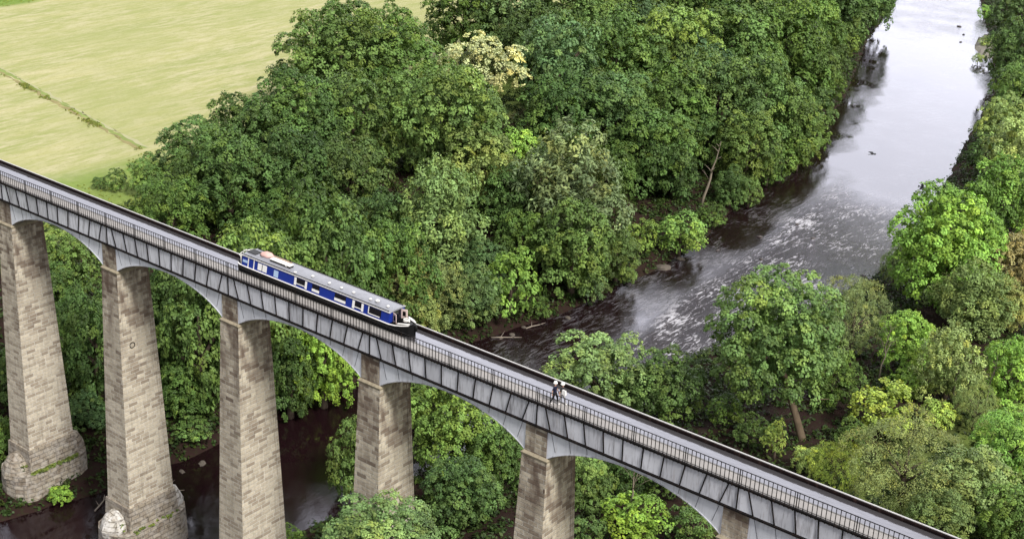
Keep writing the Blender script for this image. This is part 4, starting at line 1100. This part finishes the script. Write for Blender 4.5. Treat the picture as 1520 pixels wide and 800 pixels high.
# uncut grass: along the ditch, the far edge and the verge by the wood
fl = lambda x, y: gz(x, y)
dA, dB = V(-190, 85.5), V(-60.5, 61.4)
tt = r_.random(2600); off = r_.normal(-.2, .45, 2600)
nrm2 = V(-(dB-dA)[1], (dB-dA)[0]); nrm2 /= np.linalg.norm(nrm2)
G = (dA+(dB-dA)*tt[:, None]+nrm2*off[:, None])[(np.sin(tt*95)+np.sin(tt*37+1)+r_.normal(0, .5, 2600)) > .75]
G2 = np.stack([r_.uniform(-175, -157.5, 2500), r_.uniform(60, 200, 2500)], 1)
Q3 = np.stack([r_.uniform(-110, -20, 30000), r_.uniform(-20, 190, 30000)], 1); _, d3, l3, i3 = ground_info(Q3)
w3 = 64+5*np.sin(Q3[:, 0]*.2)*np.sin(Q3[:, 1]*.23)
k3 = l3 & ~i3 & (d3 > 47) & (d3 < w3); G3 = Q3[k3][:3500]
G = np.vstack([G, G2, G3]); gp = np.column_stack([G, ground_info(G)[0]])
o = tag(link('rough_grass', scatter_cloud('rough_grass', gp, .26, 9, .32, .09, 9, upright=True)), 'rough uncut grass along the ditch and field edges', 'grass', kind='stuff'); o.color = (.19, .24, .06, 1)
# the ditch itself: a shallow dark dip with a pale trodden lip
M_DITCH = simple('dry_ditch_earth', (.24, .21, .095), .95, .1, .45, .35, (.08, .075, .03), .5)
M_LIP = simple('pale_straw_lip', (.34, .33, .19), .95, .1, .2, .4)
M_LUSH = simple('lush_grass_strip', (.19, .235, .07), .95, .1, .4, .3)
def strip(name, o0, o1, dz, mat, n=90):
    mb = MB(); rr = np.random.default_rng(int(abs(o0)*10)+3)
    w0 = rr.normal(0, .22, n+1); w1 = rr.normal(0, .22, n+1)
    for k in range(n):
        qs = []
        for kk, oo, ww in ((k, o0, w0), (k+1, o0, w0), (k+1, o1, w1), (k, o1, w1)):
            p = dA+(dB-dA)*kk/n+nrm2*(oo+ww[kk]); qs.append((p[0], p[1], gz(*p)+dz))
        mb.face(qs)
    return tag(mb.build(name, mat), kind='structure')
strip('ditch', -.5, .3, .012, M_DITCH); strip('field_path', 1.0, 1.25, .020, M_LIP); strip('grass_verge', .2, 1.1, .008, M_LUSH)

M_ROCK = simple('wet_dark_rock', (.055, .045, .042), .55, .4, .5, 1.5, (.16, .14, .12), .5)
M_ROCKP = simple('pale_river_stone', (.10, .085, .07), .85, .2, .3, 1.5, (.12, .1, .08), .4)
def rock(px, py, s, label, seed, mat, group, z=WZ):
    rr = np.random.default_rng(seed); q = hit(px, py, z); n = 9; mb = MB(); rings = []
    for (r0, z0) in ((.8, -.5), (1.0, 0), (.85, .35), (.45, .6)):
        rings.append([(s*r0*rr.uniform(.75, 1.25)*math.cos(a), s*.7*r0*rr.uniform(.75, 1.25)*math.sin(a), s*.6*z0*rr.uniform(.8, 1.2)) for a in [2*PI*k/n for k in range(n)]])
    for a, b_ in zip(rings[:-1], rings[1:]):
        for k in range(n): mb.face([a[k], a[(k+1) % n], b_[(k+1) % n], b_[k]])
    for k in range(n): mb.face([rings[-1][k], rings[-1][(k+1) % n], (0, 0, s*.4)])
    o = mb.build('rock', mat); o.location = (float(q[0]), float(q[1]), z+.02); o.rotation_euler = (0, 0, rr.uniform(0, 3))
    return tag(o, label, 'rock', group)
for k, (px, py, s, lb) in enumerate([(1128, 352, .55, 'dark wet rock breaking the surface at the head of the rapids'), (1183, 333, .4, 'small dark rock in the rapids nearest the bright pool'),
        (1207, 354, .45, 'dark rock in mid river, right of the rapids'), (1245, 412, .6, 'dark rock at the foot of the bright rapids above the soft pale willow'), (1282, 410, .5, 'dark rock between soft pale willow and grey green willow bush'),
        (1065, 372, .4, 'dark rock at the left side of the rapids under the bank'), (1130, 385, .4, 'dark rock in the white water above the great round tree'),
        (1424, 40, .7, 'dark rock left of the shingle spit nearest the top'), (1430, 52, .5, 'small dark rock left of the shingle spit'), (1426, 63, .5, 'lone dark rock in the bright water below the shingle spit')]):
    rock(px, py, s, lb, 900+k, M_ROCK, 'rocks in the river')
for k, (px, py, s, lb) in enumerate([(985, 398, 1.3, 'pale brown boulder at the waterline under the bright spreading shrub'), (1010, 385, .7, 'smaller pale stone right of the pale brown boulder'), (843, 472, .5, 'pale stone at the edge of the dark pool by the little dark shrub'),
        (760, 497, .5, 'pale stone on the shaded bank just beyond the trough'), (744, 502, .4, 'small pale stone nearest the trough on the shaded bank'), (778, 486, .4, 'pale stone on the shaded bank below the vivid green hanging tree'),
        (300, 688, .55, 'mossy pale stone on the far bank between second and third piers'), (270, 700, .4, 'pale stone at the waterline right of the second pier')]):
    rock(px, py, s, lb, 950+k, M_ROCKP, 'pale stones on the banks')
M_DRIFT = simple('bleached_driftwood', (.26, .22, .18), .9, .15, .3, 3, (.1, .08, .06), .3)
def drift(px, py, L, rz, seed, label):
    rr = np.random.default_rng(seed); q = hit(px, py, WZ+.3); mb = MB()
    p = [V(-L/2, 0, 0), V(-L*.2, rr.normal(0, .1), .12), V(L*.2, rr.normal(0, .15), .18), V(L/2, rr.normal(0, .2), .3)]
    mb.tube(p, [.10, .085, .06, .02], 6); mb.tube([p[1], p[1]+V(.3, .5, .35)*L*.4], [.05, .012], 5); mb.tube([p[2], p[2]+V(.2, -.5, .3)*L*.35], [.04, .01], 5)
    o = mb.build('driftwood', M_DRIFT); o.location = (float(q[0]), float(q[1]), max(gz(q[0], q[1]), WZ)+.06); o.rotation_euler = (0, 0, rz)
    return tag(o, label, 'driftwood')
drift(752, 500, 4.0, .6, 1, 'bleached driftwood branch on the shaded bank just beyond the trough')
drift(795, 482, 3.0, 1.2, 2, 'small bleached branch at the lower edge of the dark pool')
drift(255, 722, 3.2, .2, 3, 'bleached branch stranded beside the second pier')
drift(150, 745, 2.6, 2.0, 4, 'bleached branch at the waterline between the two leftmost piers')
# shingle spit by the right bank upstream
sp = MB(); rr = np.random.default_rng(4); ring = []
for a in np.linspace(0, 2*PI, 22)[:-1]:
    q = hit(1466+22*math.cos(a)*rr.uniform(.8, 1.2), 70+22*math.sin(a)*rr.uniform(.8, 1.2), WZ); ring.append(q)
c0 = np.mean(ring, 0)
for k in range(21):
    a, b_ = ring[k], ring[(k+1) % 21]
    ia, ib = c0+(a-c0)*.6+[0, 0, .4], c0+(b_-c0)*.6+[0, 0, .4]
    sp.face([a-[0, 0, .3], b_-[0, 0, .3], ib, ia]); sp.face([ia, ib, c0+[0, 0, .55]])
M_SHING = simple('river_shingle', (.19, .175, .15), .95, .15, .35, .8, (.10, .12, .04), .5)
tag(sp.build('shingle_bank', M_SHING), kind='structure')
# weeds on the ledges of the two river piers
lp_ = []
for i in (0, 1):
    H = SH-.30-ZB; hx = SW/2+BX*H; y0, y1 = YP0-BY*H, YP1+BY*H
    for _ in range(130 if i == 0 else 30):
        s = r_.random()
        if s < .75: lp_.append((S*i+hx+.30+r_.uniform(0, .5), r_.uniform(y0-.3, y1+.3), ZB-2.45))
        else: lp_.append((S*i+r_.uniform(-hx, hx), y0-.3-r_.uniform(0, .6), ZB-1.4-r_.uniform(0, .8)))
o = tag(link('ledge_weeds', scatter_cloud('ledge_weeds', np.array(lp_), .22, 10, .26, .14, 21)), 'green weeds and moss on the ledges of the stone pier bases', 'weeds', kind='stuff'); o.color = (.12, .17, .04, 1)
T('H', 173, 756, 14, .9, 'B', 'small leafy bush growing on the whitened front of the second pier base', zoff=3.6, trunk=False)
M_MUD = simple('reddish_mud', (.050, .022, .018), .8, .2, .3, .4)

# ------------------------------------------------------------------ light
el, az = math.radians(47), math.radians(106)     # azimuth clockwise from +y
sv = V(math.sin(az)*math.cos(el), math.cos(az)*math.cos(el), math.sin(el))
ld = bpy.data.lights.new('sun', 'SUN'); ld.energy = SUN_E; ld.angle = math.radians(12); ld.color = (1.0, .96, .9)
lo = bpy.data.objects.new('sun', ld); COL.objects.link(lo); lo.rotation_euler = Vector(tuple(sv)).to_track_quat('Z', 'Y').to_euler()
wd = bpy.data.worlds.new('World'); sc.world = wd; wd.use_nodes = True
nt = wd.node_tree; nt.nodes.clear(); N = NT(nt)
out = nt.nodes.new('ShaderNodeOutputWorld'); bg = nt.nodes.new('ShaderNodeBackground'); nt.links.new(bg.outputs[0], out.inputs[0])
sky = nt.nodes.new('ShaderNodeTexSky'); sky.sky_type = 'NISHITA'; sky.sun_disc = False; sky.sun_elevation = el; sky.sun_rotation = az; sky.dust_density = 4; sky.air_density = 1.0
hs = N.n('HueSaturation', i={'Color': sky.outputs[0], 'Saturation': .25, 'Value': 1.0})
tc = N.coord('Generated'); cl = N.ramp(N.noise(N.mapping(tc, (1, 1, 2.2)), 2.6, 5, .6), .30, .62)
skyc = N.mix(N.math('ADD', N.math('MULTIPLY', cl, .35), .6), hs.outputs[0], (11.0, 11.1, 11.8))
# bright band added low in the sky to whiten the water's reflection
sz = N.n('SeparateXYZ'); nt.links.new(tc, sz.inputs[0])
low = N.math('MULTIPLY', N.ramp(sz.outputs['Z'], .02, .16), N.math('SUBTRACT', 1.0, N.ramp(sz.outputs['Z'], .58, .98)))
dt = N.n('VectorMath', operation='DOT_PRODUCT'); nt.links.new(tc, dt.inputs[0]); dt.inputs[1].default_value = (-.38, .925, 0)
low = N.math('MULTIPLY', low, N.ramp(dt.outputs['Value'], .62, .88))      # keeps the added brightness to the up-valley side that the river mirrors
boost = N.math('ADD', 1.0, N.math('MULTIPLY', low, 3.9))
cb = N.n('CombineColor', i={'Red': boost, 'Green': boost, 'Blue': boost})
nt.links.new(N.mix(1.0, skyc, cb.outputs[0], 'MULTIPLY'), bg.inputs[0])
bg.inputs[1].default_value = SKY_S
vs = sc.view_settings; sc.display_settings.display_device = 'sRGB'; vs.view_transform = 'Standard'; vs.look = 'None'; vs.exposure = EXPO; vs.gamma = 1
sc.cycles.max_bounces = 6; sc.cycles.diffuse_bounces = 1; sc.cycles.glossy_bounces = 3; sc.cycles.transmission_bounces = 3
